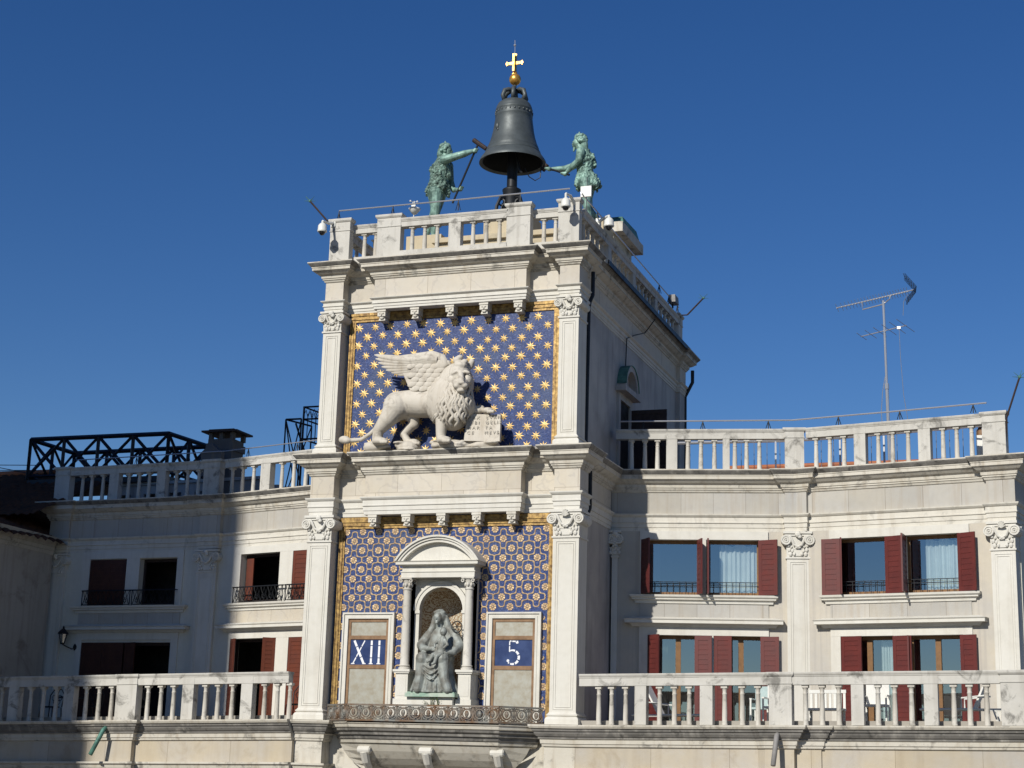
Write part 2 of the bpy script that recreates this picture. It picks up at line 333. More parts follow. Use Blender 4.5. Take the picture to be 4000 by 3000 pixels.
# ------------------------------------------------------------------ stone building blocks
def arc(cx, cz, R, t0, t1, n):
    return [(cx + R * math.cos(t0 + (t1 - t0) * i / n), cz + R * math.sin(t0 + (t1 - t0) * i / n)) for i in range(n + 1)]
def capital(mb, a0, a1, z0, z1, o, ob, style=0):
    c = (a0 + a1) / 2; h = z1 - z0; w_ = a1 - a0; r = .19 * h
    mb.box(a0 - .03, a1 + .03, ob, o + .03, z0, z0 + .045)
    mb.add([(a0, ob, z0 + .045), (a1, ob, z0 + .045), (a1, o, z0 + .045), (a0, o, z0 + .045), (a0 - .02, ob, z1 - .17 * h), (a1 + .02, ob, z1 - .17 * h), (a1 + .02, o + .03, z1 - .17 * h), (a0 - .02, o + .03, z1 - .17 * h)],
           [(0, 1, 2, 3), (4, 5, 6, 7), (0, 1, 5, 4), (1, 2, 6, 5), (2, 3, 7, 6), (3, 0, 4, 7)])
    mb.box(a0 - .05, a1 + .05, ob, o + .06, z1 - .175 * h, z1 - .1 * h)
    mb.box(a0 - .085, a1 + .085, ob, o + .095, z1 - .09 * h, z1)
    for s, a in ((-1, a0), (1, a1)):
        ca, cz = a + s * .015, z1 - .17 * h - r * .85
        for oo in (o + .1,):
            mb.prism(arc(ca, cz, r, 0, 2 * PI, 14)[:-1], ob + .12, oo)
        mb.torus((ca, o + .1, cz), r * .82, r * .2, n=14, m=5)
        mb.torus((ca, o + .105, cz), r * .42, r * .17, n=10, m=5)
        mb.ell((ca, o + .11, cz), (r * .2, r * .25, r * .2), n=6, local=True)
        mb.torus((a + s * .11, ob + (o - ob) * .45, cz), r * .7, r * .25, axis='a', n=12, m=5)
        f = [(a - s * r * .6, o + .08, cz + r * .8), (a - s * w_ * .2, o + .08, cz + r * .35), (a - s * w_ * .33, o + .075, cz - r * .9), (c - s * .06, o + .07, cz - r * 1.5), (c, o + .06, cz - r * 1.55)]
        mb.tube(f, [r * .3, r * .28, r * .24, r * .2, r * .15], 6)
        for k, (da, dz, q) in enumerate(((.10, .10, .055), (.07, .24, .05), (.15, .2, .04), (.2, .1, .045), (.05, .38, .04), (.13, .33, .03))):
            mb.ell((a - s * da, o + .02 + .006 * k, z0 + .045 + dz * h * 1.1), (q, .035, q * 1.25), n=7, local=True)
    zf = z1 - .12 * h
    if style == 0:                            # shell
        for k in range(7):
            t = PI * (.1 + .8 * k / 6); mb.tube([(c, o + .1, zf - .09), (c + .1 * math.cos(t), o + .13, zf - .09 + .17 * math.sin(t))], [.012, .028], 5)
    else:
        mb.ell((c, o + .11, zf), (.085, .06, .085), n=8, local=True); mb.ell((c + .05, o + .12, zf - .07), (.06, .04, .05), n=7, local=True)
    mb.prism([(c - .1, z0 + .1 * h), (c + .1, z0 + .1 * h), (c + .14, z0 + .33 * h), (c - .14, z0 + .33 * h)], o, o + .03)
    mb.box(c - .16, c + .16, o, o + .04, z0 + .33 * h, z0 + .37 * h)
def pilaster(fr, parent, a0, a1, z0, zc, z1, o, ob, base=.28, style=0, panel=True, mat='pil'):
    mb = MB(fr); mb.box(a0, a1, ob, o, z0 + base, zc)
    if base:
        path = [(a0, ob), (a0, o), (a1, o), (a1, ob)]
        mb.sweep(path, [(-.05, z0), (.09, z0), (.088, z0 + base * .45), (.06, z0 + base * .62), (.02, z0 + base * .72), (.05, z0 + base * .76), (.055, z0 + base * .86), (.03, z0 + base * .93), (0.004, z0 + base + .02), (-.05, z0 + base + .02)])
    if panel:
        for q, t in ((.085, .012), (.14, .012)):
            x0, x1, y0, y1 = a0 + q, a1 - q, z0 + base + q, zc - q; e = o + .014
            mb.box(x0, x0 + t, o - .01, e, y0, y1); mb.box(x1 - t, x1, o - .01, e, y0, y1); mb.box(x0 + t, x1 - t, o - .01, e, y0, y0 + t); mb.box(x0 + t, x1 - t, o - .01, e, y1 - t, y1)
    p = mb.build('pilaster', mat, parent)
    c = MB(fr); capital(c, a0, a1, zc, z1, o, ob, style); c.build('capital', mat, p)
    return p
def entab_prof(za, z1, proj, zf0, zf1, back=-.3):
    """architrave za..zf0, frieze zf0..zf1, cornice zf1..z1 as one closed loop of (out, z)"""
    h = zf0 - za; c = z1 - zf1
    A = [(back, za), (0.0, za), (0.0, za + h * .2), (.018, za + h * .22), (.018, za + h * .46), (.045, za + h * .48), (.045, za + h * .55), (.034, za + h * .57), (.034, za + h * .8), (.06, za + h * .84), (.095, za + h * .93), (.1, zf0), (0.0, zf0 + .004)]
    Cn = [(0.0, zf1), (.03, zf1 + c * .03), (.05, zf1 + c * .12), (.075, zf1 + c * .14), (.075, zf1 + c * .2), (.1, zf1 + c * .22), (.11, zf1 + c * .36), (proj * .45, zf1 + c * .42), (proj * .68, zf1 + c * .56), (proj * .74, zf1 + c * .57), (proj * .74, zf1 + c * .71), (proj * .78, zf1 + c * .72), (proj * .78, zf1 + c * .76), (proj * .84, zf1 + c * .8), (proj * .96, zf1 + c * .9), (proj, zf1 + c * .95), (proj, z1), (back, z1)]
    return A, Cn
def entablature(fr, parent, path, za, zf0, zf1, z1, proj, back=-.3, fmat='frieze', amat='pil'):
    A, Cn = entab_prof(za, z1, proj, zf0, zf1, back)
    m = MB(fr); m.sweep(path, A + [(back, zf0 + .004)]); m.build('architrave', amat, parent)
    m = MB(fr); m.sweep(path, [(back, zf0 + .005), (0, zf0 + .005), (0, zf1), (back, zf1)]); m.build('frieze', fmat, parent)
    c = z1 - zf1; m = MB(fr); m.sweep(path, [(back, zf1 + .001)] + Cn, m2=(zf1 + c * .755, z1 - .001, .05)); m.build('cornice', ['corn', 'crust'], parent)
_bal = {}
def baluster_mesh(fr, a, o, z, h, parent):
    m = MB(fr)
    m.lathe(a, o, [(.0, z), (.07, z), (.072, z + .03), (.064, z + .05), (.062, z + h * .3), (.052, z + h * .76), (.058, z + h * .77), (.06, z + h * .79), (.05, z + h * .805), (.05, z + h * .86), (.058, z + h * .9), (.078, z + h * .93), (.0, z + h * .93)], 10)
    m.box(a - .078, a + .078, o - .078, o + .078, z + h * .93, z + h)
    return m.build('baluster', 'balu', parent, smooth=True, origin=fr.P(a, o, z), angle=35)
def balustrade(label, fr, zb, zu, zt, rails, items, group='marble balustrades', zr=None, base=None):
    """rails (a0,a1,o); items ('b',a,o) ('p',a0,a1,o) ('P',a0,a1,o,depth)"""
    m = MB(fr)
    for a0, a1, o in rails:
        m.sweep([(a0, o), (a1, o)], [(-.12, zu), (.12, zu), (.12, zt - .1), (.135, zt - .095), (.135, zt - .08), (.155, zt - .05), (.165, zt - .015), (.16, zt), (-.16, zt), (-.165, zt - .015), (-.155, zt - .05), (-.12, zt - .09)])
        if base: m.box(a0, a1, o - .14, o + .15, base, zb)
    root = m.build('stone_balustrade', 'rail'); tag(root, label, 'balustrade', group)
    proto = None
    for it in items:
        if it[0] == 'b':
            _, a, o = it
            if proto is None: proto = baluster_mesh(fr, a, o, zb, zu - zb, root); p0 = fr.P(a, o, zb)
            else: dup(proto, fr.P(a, o, zb) - p0)
        else:
            a0, a1, o = it[1:4]; d = .115 if it[0] == 'p' else it[4]; m = MB(fr)
            if it[0] == 'p':
                m.box(a0, a1, o - .115, o + .117, zb, zu)
                m.box(a0 - .015, a1 + .015, o - .13, o + .126, zu + .001, zt - .1)
            else:
                hz = zr or zt
                m.box(a0, a1, o - .14, o + d, base or zb, zu + .02)
                m.box(a0 - .018, a1 + .018, o - .155, o + d + .018, zu + .02, zu + .05)
                m.box(a0 - .004, a1 + .004, o - .142, o + d + .006, zu + .05, hz - .1)
                m.sweep([(a0, o - .14), (a0, o + d), (a1, o + d), (a1, o - .14)], [(-.1, hz - .1), (.02, hz - .1), (.05, hz - .06), (.055, hz - .015), (.05, hz), (-.1, hz)])
                m.box(a0 + .02, a1 - .02, o - .14, o + d - .02, hz - .09, hz - .004)
            m.build('pier', 'rail', root)
    return root
# ------------------------------------------------------------------ clock tower
tower = thing('clock_tower', 'tall white marble clock tower with starry blue mosaic and bell on its roof', 'clock tower', (0, .8, 0))
m = MB()                                       # o = -y
for a0, a1 in ((-3.62, -.64), (.64, 3.62)): m.box(a0 * .9945, a1 * .9945, -1.3, -.45, 15.0, 18.6)
m.box(-3.6, 3.6, -1.3, -.45, 18.6, 20.45); m.box(-3.6, 3.6, -12.25, -1.3, 0, 20.45)
m.box(-3.6, 3.6, -1.3, -.45, 0, 15.0)
m.box(-3.53, 3.53, -12.2, -.45, 20.45, 27.44)
for y in (11.55,): m.box(3.5, 3.66, -12.26, -y, 22.05, 26.1)
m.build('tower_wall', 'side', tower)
for a0, a1, st in ((-3.8, -3.11, 1), (3.11, 3.8, 0)): pilaster(G, tower, a0, a1, 15.05, 19.7, 20.42, 0, -.75, style=st)
for a0, a1 in ((-3.68, -3.15), (3.15, 3.68)): pilaster(G, tower, a0, a1, 22.08, 25.5, 26.1, 0, -.75, style=1)
low = [(-3.62, -4.3), (-3.62, -.75), (-3.8, -.75), (-3.8, 0), (-3.11, 0), (-3.11, -.38), (-2.2, -.38), (-2.2, -.02), (2.2, -.02), (2.2, -.38), (3.11, -.38), (3.11, 0), (3.8, 0), (3.8, -.75), (3.62, -.75), (3.62, -3.6)]
entablature(G, tower, low, 20.42, 20.89, 21.48, 22.06, .4, back=-.25)
upp = [(-3.55, -12.0), (-3.55, -.75), (-3.68, -.75), (-3.68, 0), (-3.14, 0), (-3.14, -.36), (-2.2, -.36), (-2.2, -.0), (2.2, -.0), (2.2, -.36), (3.14, -.36), (3.14, 0), (3.68, 0), (3.68, -.75), (3.55, -.75), (3.55, -11.5), (3.68, -11.5), (3.68, -12.3), (2.9, -12.3)]
entablature(G, tower, upp, 26.1, 26.41, 26.94, 27.46, .41, back=-.3)
m = MB(); m.slab([(-3.3, -.3), (3.3, -.3), (3.3, -12.2), (-3.3, -12.2)], 27.4, 27.47); m.slab([(-3.2, .15), (3.2, .15), (3.2, -.4), (-3.2, -.4)], 22.0, 22.07); m.build('ledge_paving', 'floor', tower)
# mosaic of stars (blue tesserae and gold stars are one surface)
m = MB(); zt, zb = 25.9, 22.07
m.box(-3.1, 3.1, -.44, -.42, zb, zt); m.m = 1
def star(cx, cz, R, rot):
    vs = [(cx, -.395, cz)]
    for i in range(16):
        t = rot + 2 * PI * i / 16; r = R if i % 2 == 0 else R * .40; vs.append((cx + r * math.cos(t), -.414 if i % 2 == 0 else -.408, cz + r * math.sin(t)))
    m.add(vs, [(0, 1 + i, 1 + (i + 1) % 16) for i in range(16)])
for j in range(14):
    z = 25.71 - j * .271
    for i in range(13):
        x = -2.78 + i * .475 + (.2375 if j % 2 else 0)
        if x < 2.84: star(x + random.uniform(-.03, .03), z + random.uniform(-.025, .025), .145 + random.uniform(-.016, .012), PI / 2 + random.uniform(-.15, .15))
m.build('star_mosaic', ['blue', 'goldm'], tower)
def gframe(z0, z1, top, bottom=False):
    m = MB()
    for s in (-1, 1):
        for (x0, x1, o) in ((2.88, 2.93, -.385), (2.93, 2.96, -.36), (2.96, 3.01, -.375), (3.01, 3.045, -.35)):
            m.box(min(s * x0, s * x1), max(s * x0, s * x1), -.45, o, z0, z1)
    for (y0, y1, o) in ((0, .07, -.387), (.07, .1, -.362), (.1, .17, -.377), (.17, top, -.352)):
        m.box(-3.043, 3.043, -.45, o, z1 + y0, z1 + y1)
    m.build('gilded_frame', 'goldframe', tower)
gframe(22.07, 25.86, .25); gframe(15.05, 20.1, .3)
# quatrefoil mosaic
m = MB(); m.box(-3.1, -.63, -.44, -.42, 15.05, 18.6); m.box(.67, 3.1, -.44, -.42, 15.05, 18.6); m.box(-3.1, 3.1, -.44, -.42, 18.6, 20.2); m.m = 1
def inside(x, z): return not ((abs(x) < .62 and z < 18.5) or (-2.75 < x < -1.35 and z < 17.75) or (1.3 < x < 2.68 and z < 17.8))
dx, dz = .235, .252
def ribbon(p, q, sg):
    d = Vector((q[0] - p[0], q[1] - p[1])); L_ = d.length; d /= L_; nrm = Vector((-d.y, d.x)); pts = []
    for i in range(11):
        t = i / 10; a = sg * .034 * math.sin(3 * PI * t); pts.append((Vector(p) + d * (L_ * t) + nrm * a, nrm))
    vs = []
    for i, (c, n_) in enumerate(pts):
        wd = .0165 + (.010 if i in (0, 10) else .006 if i == 5 else 0); vs += [(c.x - n_.x * wd, -.414, c.y - n_.y * wd), (c.x, -.404, c.y), (c.x + n_.x * wd, -.414, c.y + n_.y * wd)]
    m.add(vs, [(3 * i + k, 3 * i + k + 1, 3 * i + 4 + k, 3 * i + 3 + k) for i in range(10) for k in (0, 1)])
def flower(cx, cz):
    for k in range(8):
        t = PI / 8 + k * PI / 4; r = .1; w_ = .032
        c, s_ = math.cos(t), math.sin(t)
        m.add([(cx + c * .022, -.408, cz + s_ * .022), (cx + c * r * .8 - s_ * w_, -.414, cz + s_ * r * .8 + c * w_), (cx + c * r, -.404, cz + s_ * r), (cx + c * r * .8 + s_ * w_, -.414, cz + s_ * r * .8 - c * w_)], [(0, 1, 2, 3)])
    m.ell((cx, -.412, cz), (.025, .014, .025), n=6, local=True)
for j in range(21):
    z = 20.02 - j * dz
    for i in range(14):
        x = -2.84 + i * 2 * dx + (dx if j % 2 else 0)
        if x > 2.9 or not inside(x, z): continue
        flower(x, z)
        L_, R_, T_, B_ = (x - dx, z), (x + dx, z), (x, z + dz), (x, z - dz)
        for p, q in ((L_, T_), (T_, R_)):
            if inside((p[0] + q[0]) / 2, (p[1] + q[1]) / 2) and abs(p[0]) < 2.9 and abs(q[0]) < 2.9 and max(p[1], q[1]) < 20.18: ribbon(p, q, 1 if j % 2 else -1)
m.build('flower_mosaic', ['blue', 'goldlat'], tower)
# consoles under the two projecting entablatures
for zc, hh, xs in ((26.1, .31, (-1.98, -1.0, 0.02, 1.0, 1.97)), (20.42, .3, (-1.96, -.99, 0.0, .99, 1.95))):
    proto = None
    for x in xs:
        if proto is None:
            m = MB(); x0 = x
            m.box(x - .13, x + .13, -.42, -.03, zc - .07, zc - .001); m.box(x - .115, x + .115, -.42, -.05, zc - .2, zc - .07); m.box(x - .1, x + .1, -.42, -.1, zc - hh, zc - .2, .03)
            m.ell((x - .045, -.05, zc - .12), (.035, .03, .025), n=6, local=True); m.ell((x + .045, -.05, zc - .12), (.035, .03, .025), n=6, local=True); m.ell((x, -.05, zc - .16), (.03, .045, .05), n=6, local=True); m.ell((x, -.09, zc - .24), (.07, .04, .04), n=7, local=True)
            proto = m.build('console', 'stone', tower)
        else: dup(proto, (x - x0, 0, 0))
# number windows
def bar(m, p, q, w_, o=-.372, gaps=(), t=.006):
    p, q = Vector(p), Vector(q); d = q - p; L_ = d.length; d /= L_; n_ = Vector((-d.y, d.x)) * w_ / 2; cuts = [0]
    for g in gaps: cuts += [g * L_ - .011, g * L_ + .011]
    cuts.append(L_)
    for i in range(0, len(cuts), 2):
        a, b = p + d * cuts[i], p + d * cuts[i + 1]
        m.prism([(a.x - n_.x, a.y - n_.y), (b.x - n_.x, b.y - n_.y), (b.x + n_.x, b.y + n_.y), (a.x + n_.x, a.y + n_.y)], o, o + t)
for cx, name in ((-2.05, 'XII'), (2.0, '5')):
    x0, x1, zt = cx - .74, cx + .74, 17.86; m = MB()
    for (i, o) in ((0, -.30), (.045, -.335), (.1, -.32)):
        e = .045 if i == 0 else (.055 if i == .045 else .06)
        m.box(x0 + i, x0 + i + e, -.45, o, 15.05, zt - i); m.box(x1 - i - e, x1 - i, -.45, o, 15.05, zt - i); m.box(x0 + i + e, x1 - i - e, -.45, o, zt - i - e, zt - i)
    win = m.build('numeral_window', 'pil', tower)
    m = MB(); a0, a1, z1 = x0 + .16, x1 - .16, zt - .16
    for b in ((a0, a0 + .075, 15.05, z1), (a1 - .075, a1, 15.05, z1), (a0 + .075, a1 - .075, z1 - .085, z1), (a0 + .075, a1 - .075, 17.16, 17.26), (a0 + .075, a1 - .075, 16.4, 16.5)): m.box(b[0], b[1], -.45, -.365, b[2], b[3])
    m.build('iron_frame', 'ochre', win)
    for z0_, z1_ in ((15.05, 16.4), (17.26, z1 - .085)):
        m = MB(); m.box(a0 + .075, a1 - .075, -.45, -.385, z0_, z1_); m.build('zinc_plate', 'zinc', win)
    m = MB(); m.box(a0 + .075, a1 - .075, -.45, -.39, 16.5, 17.16); m.build('blue_plate', 'bluepl', win)
    m = MB(); b0, b1 = 16.53, 17.13; O = -.39
    if name == 'XII':
        q0 = a0 + .11
        bar(m, (q0 + .07, b1), (q0 + .36, b0), .062, O, (.27, .72)); bar(m, (q0 + .37, b1), (q0 + .05, b0), .03, O, (.27, .72), .004)
        for xx in (q0 + .57, q0 + .79): bar(m, (xx, b1), (xx - .005, b0), .055, O, (.22, .75)); bar(m, (xx - .06, b0), (xx + .05, b0), .024, O, (), .005)
        for xx in (q0 + .05, q0 + .37): bar(m, (xx - .05, b0), (xx + .05, b0), .024, O, (), .005)
    else:
        X = cx - .01; bar(m, (X - .1, b1 - .01), (X - .1, 16.86), .028, O, (.42,))
        bar(m, (X - .1, b1 - .005), (X + .13, b1 - .015), .035, O, (.25, .75)); m.prism(arc(X + .1, b1 - .03, .04, PI, 2 * PI, 6), O, O + .006)
        pts = [(X - .1 + .0, 16.855)] + arc(X - .02, 16.72, .175, PI * .62, -PI * .72, 22)
        wd = [.016] + [.016 + .017 * math.sin(PI * i / 22) for i in range(23)]
        for i in range(len(pts) - 1):
            if i in (5, 9, 13, 17, 21): continue
            p, q = Vector(pts[i]), Vector(pts[i + 1]); d = (q - p).normalized(); n1 = Vector((-d.y, d.x))
            m.prism([tuple(p - n1 * wd[i]), tuple(q - n1 * wd[i + 1]), tuple(q + n1 * wd[i + 1]), tuple(p + n1 * wd[i])], O, O + .005)
        m.prism(arc(X - .135, 16.63, .036, 0, 2 * PI, 12)[:-1], O, O + .0065)
    m.build('numeral', 'num', win)
# madonna's niche
m = MB(); C0 = .02
for s in (-1, 1):
    m.box(C0 + min(s * .6, s * .98), C0 + max(s * .6, s * .98), -.45, -.3, 15.05, 18.72)
    m.box(C0 + min(s * .6, s * .69), C0 + max(s * .6, s * .69), -.3, -.25, 15.75, 17.82); m.box(C0 + min(s * .58, s * .72), C0 + max(s * .58, s * .72), -.302, -.22, 17.82, 17.9)
o_ = arc(C0, 17.9, .6, 0, PI, 16); m.prism([(C0 + .6, 18.719)] + o_ + [(C0 - .6, 18.719)], -.449, -.301)
m.prism(arc(C0, 17.9, .76, 0, PI, 16) + arc(C0, 17.9, .605, PI, 0, 16), -.3, -.24); m.prism(arc(C0, 17.9, .76, 0, PI, 16) + arc(C0, 17.9, .7, PI, 0, 16), -.3, -.215)
m.box(C0 - 1.02, C0 + 1.02, -.45, .08, 18.722, 18.86); m.box(C0 - 1.04, C0 + 1.04, -.45, .1, 18.86, 18.89); m.box(C0 - 1.0, C0 + 1.0, -.45, .06, 18.89, 19.02)
m.sweep([(C0 - 1.0, -.45), (C0 - 1.0, .06), (C0 + 1.0, .06), (C0 + 1.0, -.45)], [(-.1, 19.02), (.03, 19.02), (.06, 19.045), (.14, 19.05), (.14, 19.11), (.17, 19.14), (-.1, 19.14)])
m.box(C0 - .62, C0 + .62, -.45, .3, 15.05, 15.66); m.box(C0 - 1.12, C0 + 1.12, -.45, .26, 15.05, 15.45)
aed = m.build('madonna_niche', 'pil', tower)
m = MB(); R0 = 1.367; zc = 19.81 - R0
for (rr, t, o) in ((R0, .05, .245), (R0 - .05, .06, .2), (R0 - .11, .07, .16)):
    a_ = math.asin(max(-1, min(1, (19.141 - zc) / rr))); b_ = math.asin(min(1, (19.141 - zc) / (rr - t)))
    m.prism(arc(C0, zc, rr, a_, PI - a_, 22) + arc(C0, zc, rr - t, PI - b_, b_, 22), -.45, o)
rr = R0 - .17; a_ = math.asin((19.141 - zc) / rr); m.prism(arc(C0, zc, rr, a_, PI - a_, 18), -.45, .0)
m.build('pediment', 'pil', aed)
for s in (-1, 1):
    m = MB(); x = C0 + s * .86
    m.lathe(x, -.02, [(0, 16.36), (.155, 16.36), (.155, 16.41), (.12, 16.43), (.145, 16.46), (.118, 16.5), (.116, 17.2), (.1, 18.4), (.12, 18.41), (.12, 18.44), (.1, 18.45), (.11, 18.6), (.15, 18.68), (0, 18.68)], 14)
    m.box(x - .17, x + .17, -.19, .15, 18.68, 18.721)
    for k in range(8):
        t = 2 * PI * k / 8; m.ell((x + .115 * math.cos(t), -.02 + .115 * math.sin(t), 18.53), (.035, .035, .06), n=6, local=True)
    for sx in (-1, 1):
        m.torus((x + sx * .14, .12, 18.63), .035, .018, n=10, m=5); m.torus((x + sx * .14, -.16, 18.63), .035, .018, n=10, m=5)
    m.box(x - .11, x + .11, -.44, -.3, 16.36, 18.72)
    m.build('column', 'balu', aed, smooth=True, angle=40)
    m = MB(); m.box(x - .17, x + .17, -.45, .13, 15.45, 16.26); m.box(x - .21, x + .21, -.45, .17, 16.26, 16.3); m.box(x - .235, x + .235, -.45, .195, 16.3, 16.36); m.box(x - .21, x + .21, -.45, .17, 15.451, 15.62); m.box(x - .12, x + .12, .1, .137, 15.7, 16.2)
    m.build('pedestal', 'pil', aed)
m = MB(); vs = []; K = 18
for z in (15.66, 17.9):
    vs += [(C0 + .6 * math.cos(PI * i / K), -.45 - .75 * math.sin(PI * i / K), z) for i in range(K + 1)]
fs = [(i, i + 1, K + 2 + i, K + 1 + i) for i in range(K)]
for j in range(1, 7):
    e = PI / 2 * j / 6; vs += [(C0 + .6 * math.cos(e) * math.cos(PI * i / K), -.45 - .75 * math.cos(e) * math.sin(PI * i / K), 17.9 + .6 * math.sin(e)) for i in range(K + 1)]
    fs += [((j) * (K + 1) + i, j * (K + 1) + i + 1, (j + 1) * (K + 1) + i + 1, (j + 1) * (K + 1) + i) for i in range(K)]
m.add(vs, fs); m.build('niche_lining', 'damask', aed, smooth=True)
# pedestal course, balcony
CO = [(-.3, 14.5), (0, 14.5), (.04, 14.52), (.05, 14.575), (.075, 14.585), (.085, 14.68), (.12, 14.70), (.125, 14.74), (.16, 14.76), (.2, 14.82), (.215, 14.87), (.25, 14.885), (.26, 14.93), (.3, 14.95), (.33, 15.0), (.33, 15.035), (-.3, 15.035)]
LO = [(-.3, 13.6), (.02, 13.6), (.03, 13.75), (.08, 13.78), (.1, 13.86), (.16, 13.9), (.16, 13.95), (-.3, 13.95)]
m = MB()
for a0, a1 in ((-3.9, -3.02), (3.02, 3.9)):
    pth = [(a0, -.75), (a0, .08), (a1, .08), (a1, -.5)]
    m.sweep(pth, CO, m2=(14.69, 14.951, .1)); m.sweep(pth, LO); m.box(a0 + .004, a1 - .004, -.75, .076, 0, 14.52)
m.box(-3.02, 3.02, -.75, -.42, 0, 15.03)
m.build('tower_pedestal', ['corn', 'crust'], tower)
bp = [(-2.95, -.05), (-2.05, .72), (2.05, .72), (2.95, -.05)]
m = MB(); m.sweep(bp, [(-.5, 15.03), (0, 15.03), (0, 14.98), (-.04, 14.95), (-.06, 14.88), (-.1, 14.86), (-.12, 14.8), (-.19, 14.76), (-.2, 14.7), (-.26, 14.68), (-.29, 14.6), (-.33, 14.58), (-.36, 14.5), (-.42, 14.47), (-.5, 14.44)], caps=False, m2=(14.57, 14.87, -.36))
m.slab(bp, 14.99, 15.032)
ins = lambda d: [(-2.95 + d * .9, -.05 - d * .2), (-2.05 + d * .45, .72 - d), (2.05 - d * .45, .72 - d), (2.95 - d * .9, -.05 - d * .2)]
rings = [(.4, 14.46), (.5, 14.3), (.66, 14.12), (.85, 13.97), (1.05, 13.85), (1.1, 13.6)]
vs = []; fs = []
for j, (d, z) in enumerate(rings):
    vs += [(a, o, z) for a, o in ins(d)]
    if j: fs += [(4 * (j - 1) + i, 4 * (j - 1) + i + 1, 4 * j + i + 1, 4 * j + i) for i in range(3)]
m.add(vs, fs)
balc = m.build('balcony', ['corn', 'crust'], tower)
for x, o in ((-1.72, .28), (0, .34), (1.85, .2)):
    m = MB(); m.tube([(x - .16, o, 14.32), (x + .16, o, 14.32)], .1, 12)
    for s in (-1, 1): m.torus((x + s * .165, o, 14.32), .06, .022, axis='a', n=10, m=5)
    m.tube([(x, o, 14.3), (x, o - .14, 14.05), (x, o - .38, 13.85), (x, o - .5, 13.6)], [.13, .11, .09, .08], 8)
    m.build('scroll_bracket', 'pil', balc)
# pierced iron railing in front of the balcony
m = MB()
def rail_unit(p, q):
    d = Vector(q) - Vector(p); L_ = d.length; n_ = max(1, round(L_ / .34)); fr = Fr(p[0], -p[1], q[0], -q[1]); g = MB(fr); u = L_ / n_
    g.box(0, L_, -.03, .03, 15.03, 15.075); g.box(0, L_, -.035, .035, 15.41, 15.455)
    for k in range(n_):
        c = (k + .5) * u
        g.box(k * u - .012, k * u + .012, -.02, .02, 15.075, 15.41)
        g.torus((c, 0, 15.25), .115, .022, n=14, m=5); g.ell((c, 0, 15.25), (.06, .03, .085), n=7, local=True)
        for s in (-1, 1):
            g.tube([(c + s * .03, 0, 15.09), (c + s * .12, 0, 15.12), (c + s * .16, 0, 15.2), (c + s * .135, 0, 15.3), (c + s * .16, 0, 15.4)], [.014, .022, .024, .02, .014], 5)
            g.torus((c + s * .14, 0, 15.36), .035, .014, n=8, m=4); g.torus((c + s * .145, 0, 15.12), .032, .014, n=8, m=4)
            g.ell((c + s * .075, 0, 15.38), (.035, .02, .022), n=5, local=True); g.ell((c + s * .07, 0, 15.1), (.03, .02, .02), n=5, local=True)
    m.v_off = len(m.v); b = len(m.v); m.v += g.v; m.f += [[b + i for i in f] for f in g.f]; m.mi += g.mi
for i in range(3): rail_unit((bp[i][0], bp[i][1] + .0), (bp[i + 1][0], bp[i + 1][1] + .0))
ir = m.build('iron_balcony_railing', 'rust'); tag(ir, 'rusty grey pierced iron railing with scrolls in front of the Madonna niche', 'railing')
# side door of the tower above the right wing roof, drainpipes, gutter
S_ = Fr(3.53, 0, 3.53, 12.2)                   # a = y, o = +x
m = MB(S_); ya, yb = 4.55, 5.6
for b in ((ya - .2, ya, 22.06, 24.3), (yb, yb + .2, 22.06, 24.3), (ya - .2, yb + .2, 24.3, 24.5)): m.box(b[0], b[1], -.1, .07, b[2], b[3])
m.box(ya - .35, yb + .35, -.1, .3, 24.5, 24.66)
cy = (ya + yb) / 2; m.prism(arc(cy, 24.66, .72, 0, PI, 16) + arc(cy, 24.66, .56, PI, 0, 16), -.1, .26); m.prism(arc(cy, 24.66, .57, 0, PI, 16), -.1, .05)
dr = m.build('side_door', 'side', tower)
m = MB(S_); m.prism(arc(cy, 24.66, .74, .1, PI - .1, 16) + arc(cy, 24.66, .722, PI - .1, .1, 16), -.1, .29); m.build('copper_hood', 'copper', dr)
m = MB(S_); m.box(ya, yb, -.1, .012, 22.06, 24.3); m.build('doorway_shade_panel', 'dark', dr)  # solid dark panel standing in for the shade inside the doorway
m = MB(); m.box(3.63, 4.68, -5.66, -5.6, 22.1, 24.2)
for z in (22.14, 23.1, 24.08): m.box(3.64, 4.67, -5.6, -5.575, z, z + .1)
for k in range(6): m.box(3.66 + k * .17, 3.8 + k * .17, -5.6, -5.59, 22.12, 24.18)
m.build('door_leaf', 'oldwood', dr)
m = MB(); m.tube([(3.78, -.92, 27.0), (3.78, -.92, 26.35), (3.72, -.86, 26.15), (3.70, -.84, 26.0), (3.68, -.85, 22.1)], .055, 8); m.tube([(3.8, -.92, 21.95), (3.8, -.92, 20.6), (3.74, -.86, 20.35), (3.72, -.85, 20.1), (3.72, -.85, 15.1)], .055, 8)
m.build('drainpipe', 'iron', tower)
m = MB(); m.tube([(3.9, -12.35, 27.0), (3.9, -12.35, 26.6), (3.66, -12.3, 26.1), (3.66, -12.3, 22.1)], .06, 8); m.build('drainpipe', 'iron', tower)
m = MB(); m.box(3.99, 4.03, -11.5, -1.6, 27.4, 27.54); m.build('roof_gutter', 'iron', tower)
m = MB(); m.tube([(3.99, -6.9, 27.3), (3.75, -6.6, 26.8), (3.62, -5.9, 26.55), (3.6, -5.1, 26.25), (3.58, -5.08, 25.4)], .018, 5); m.build('cable', 'iron', tower)
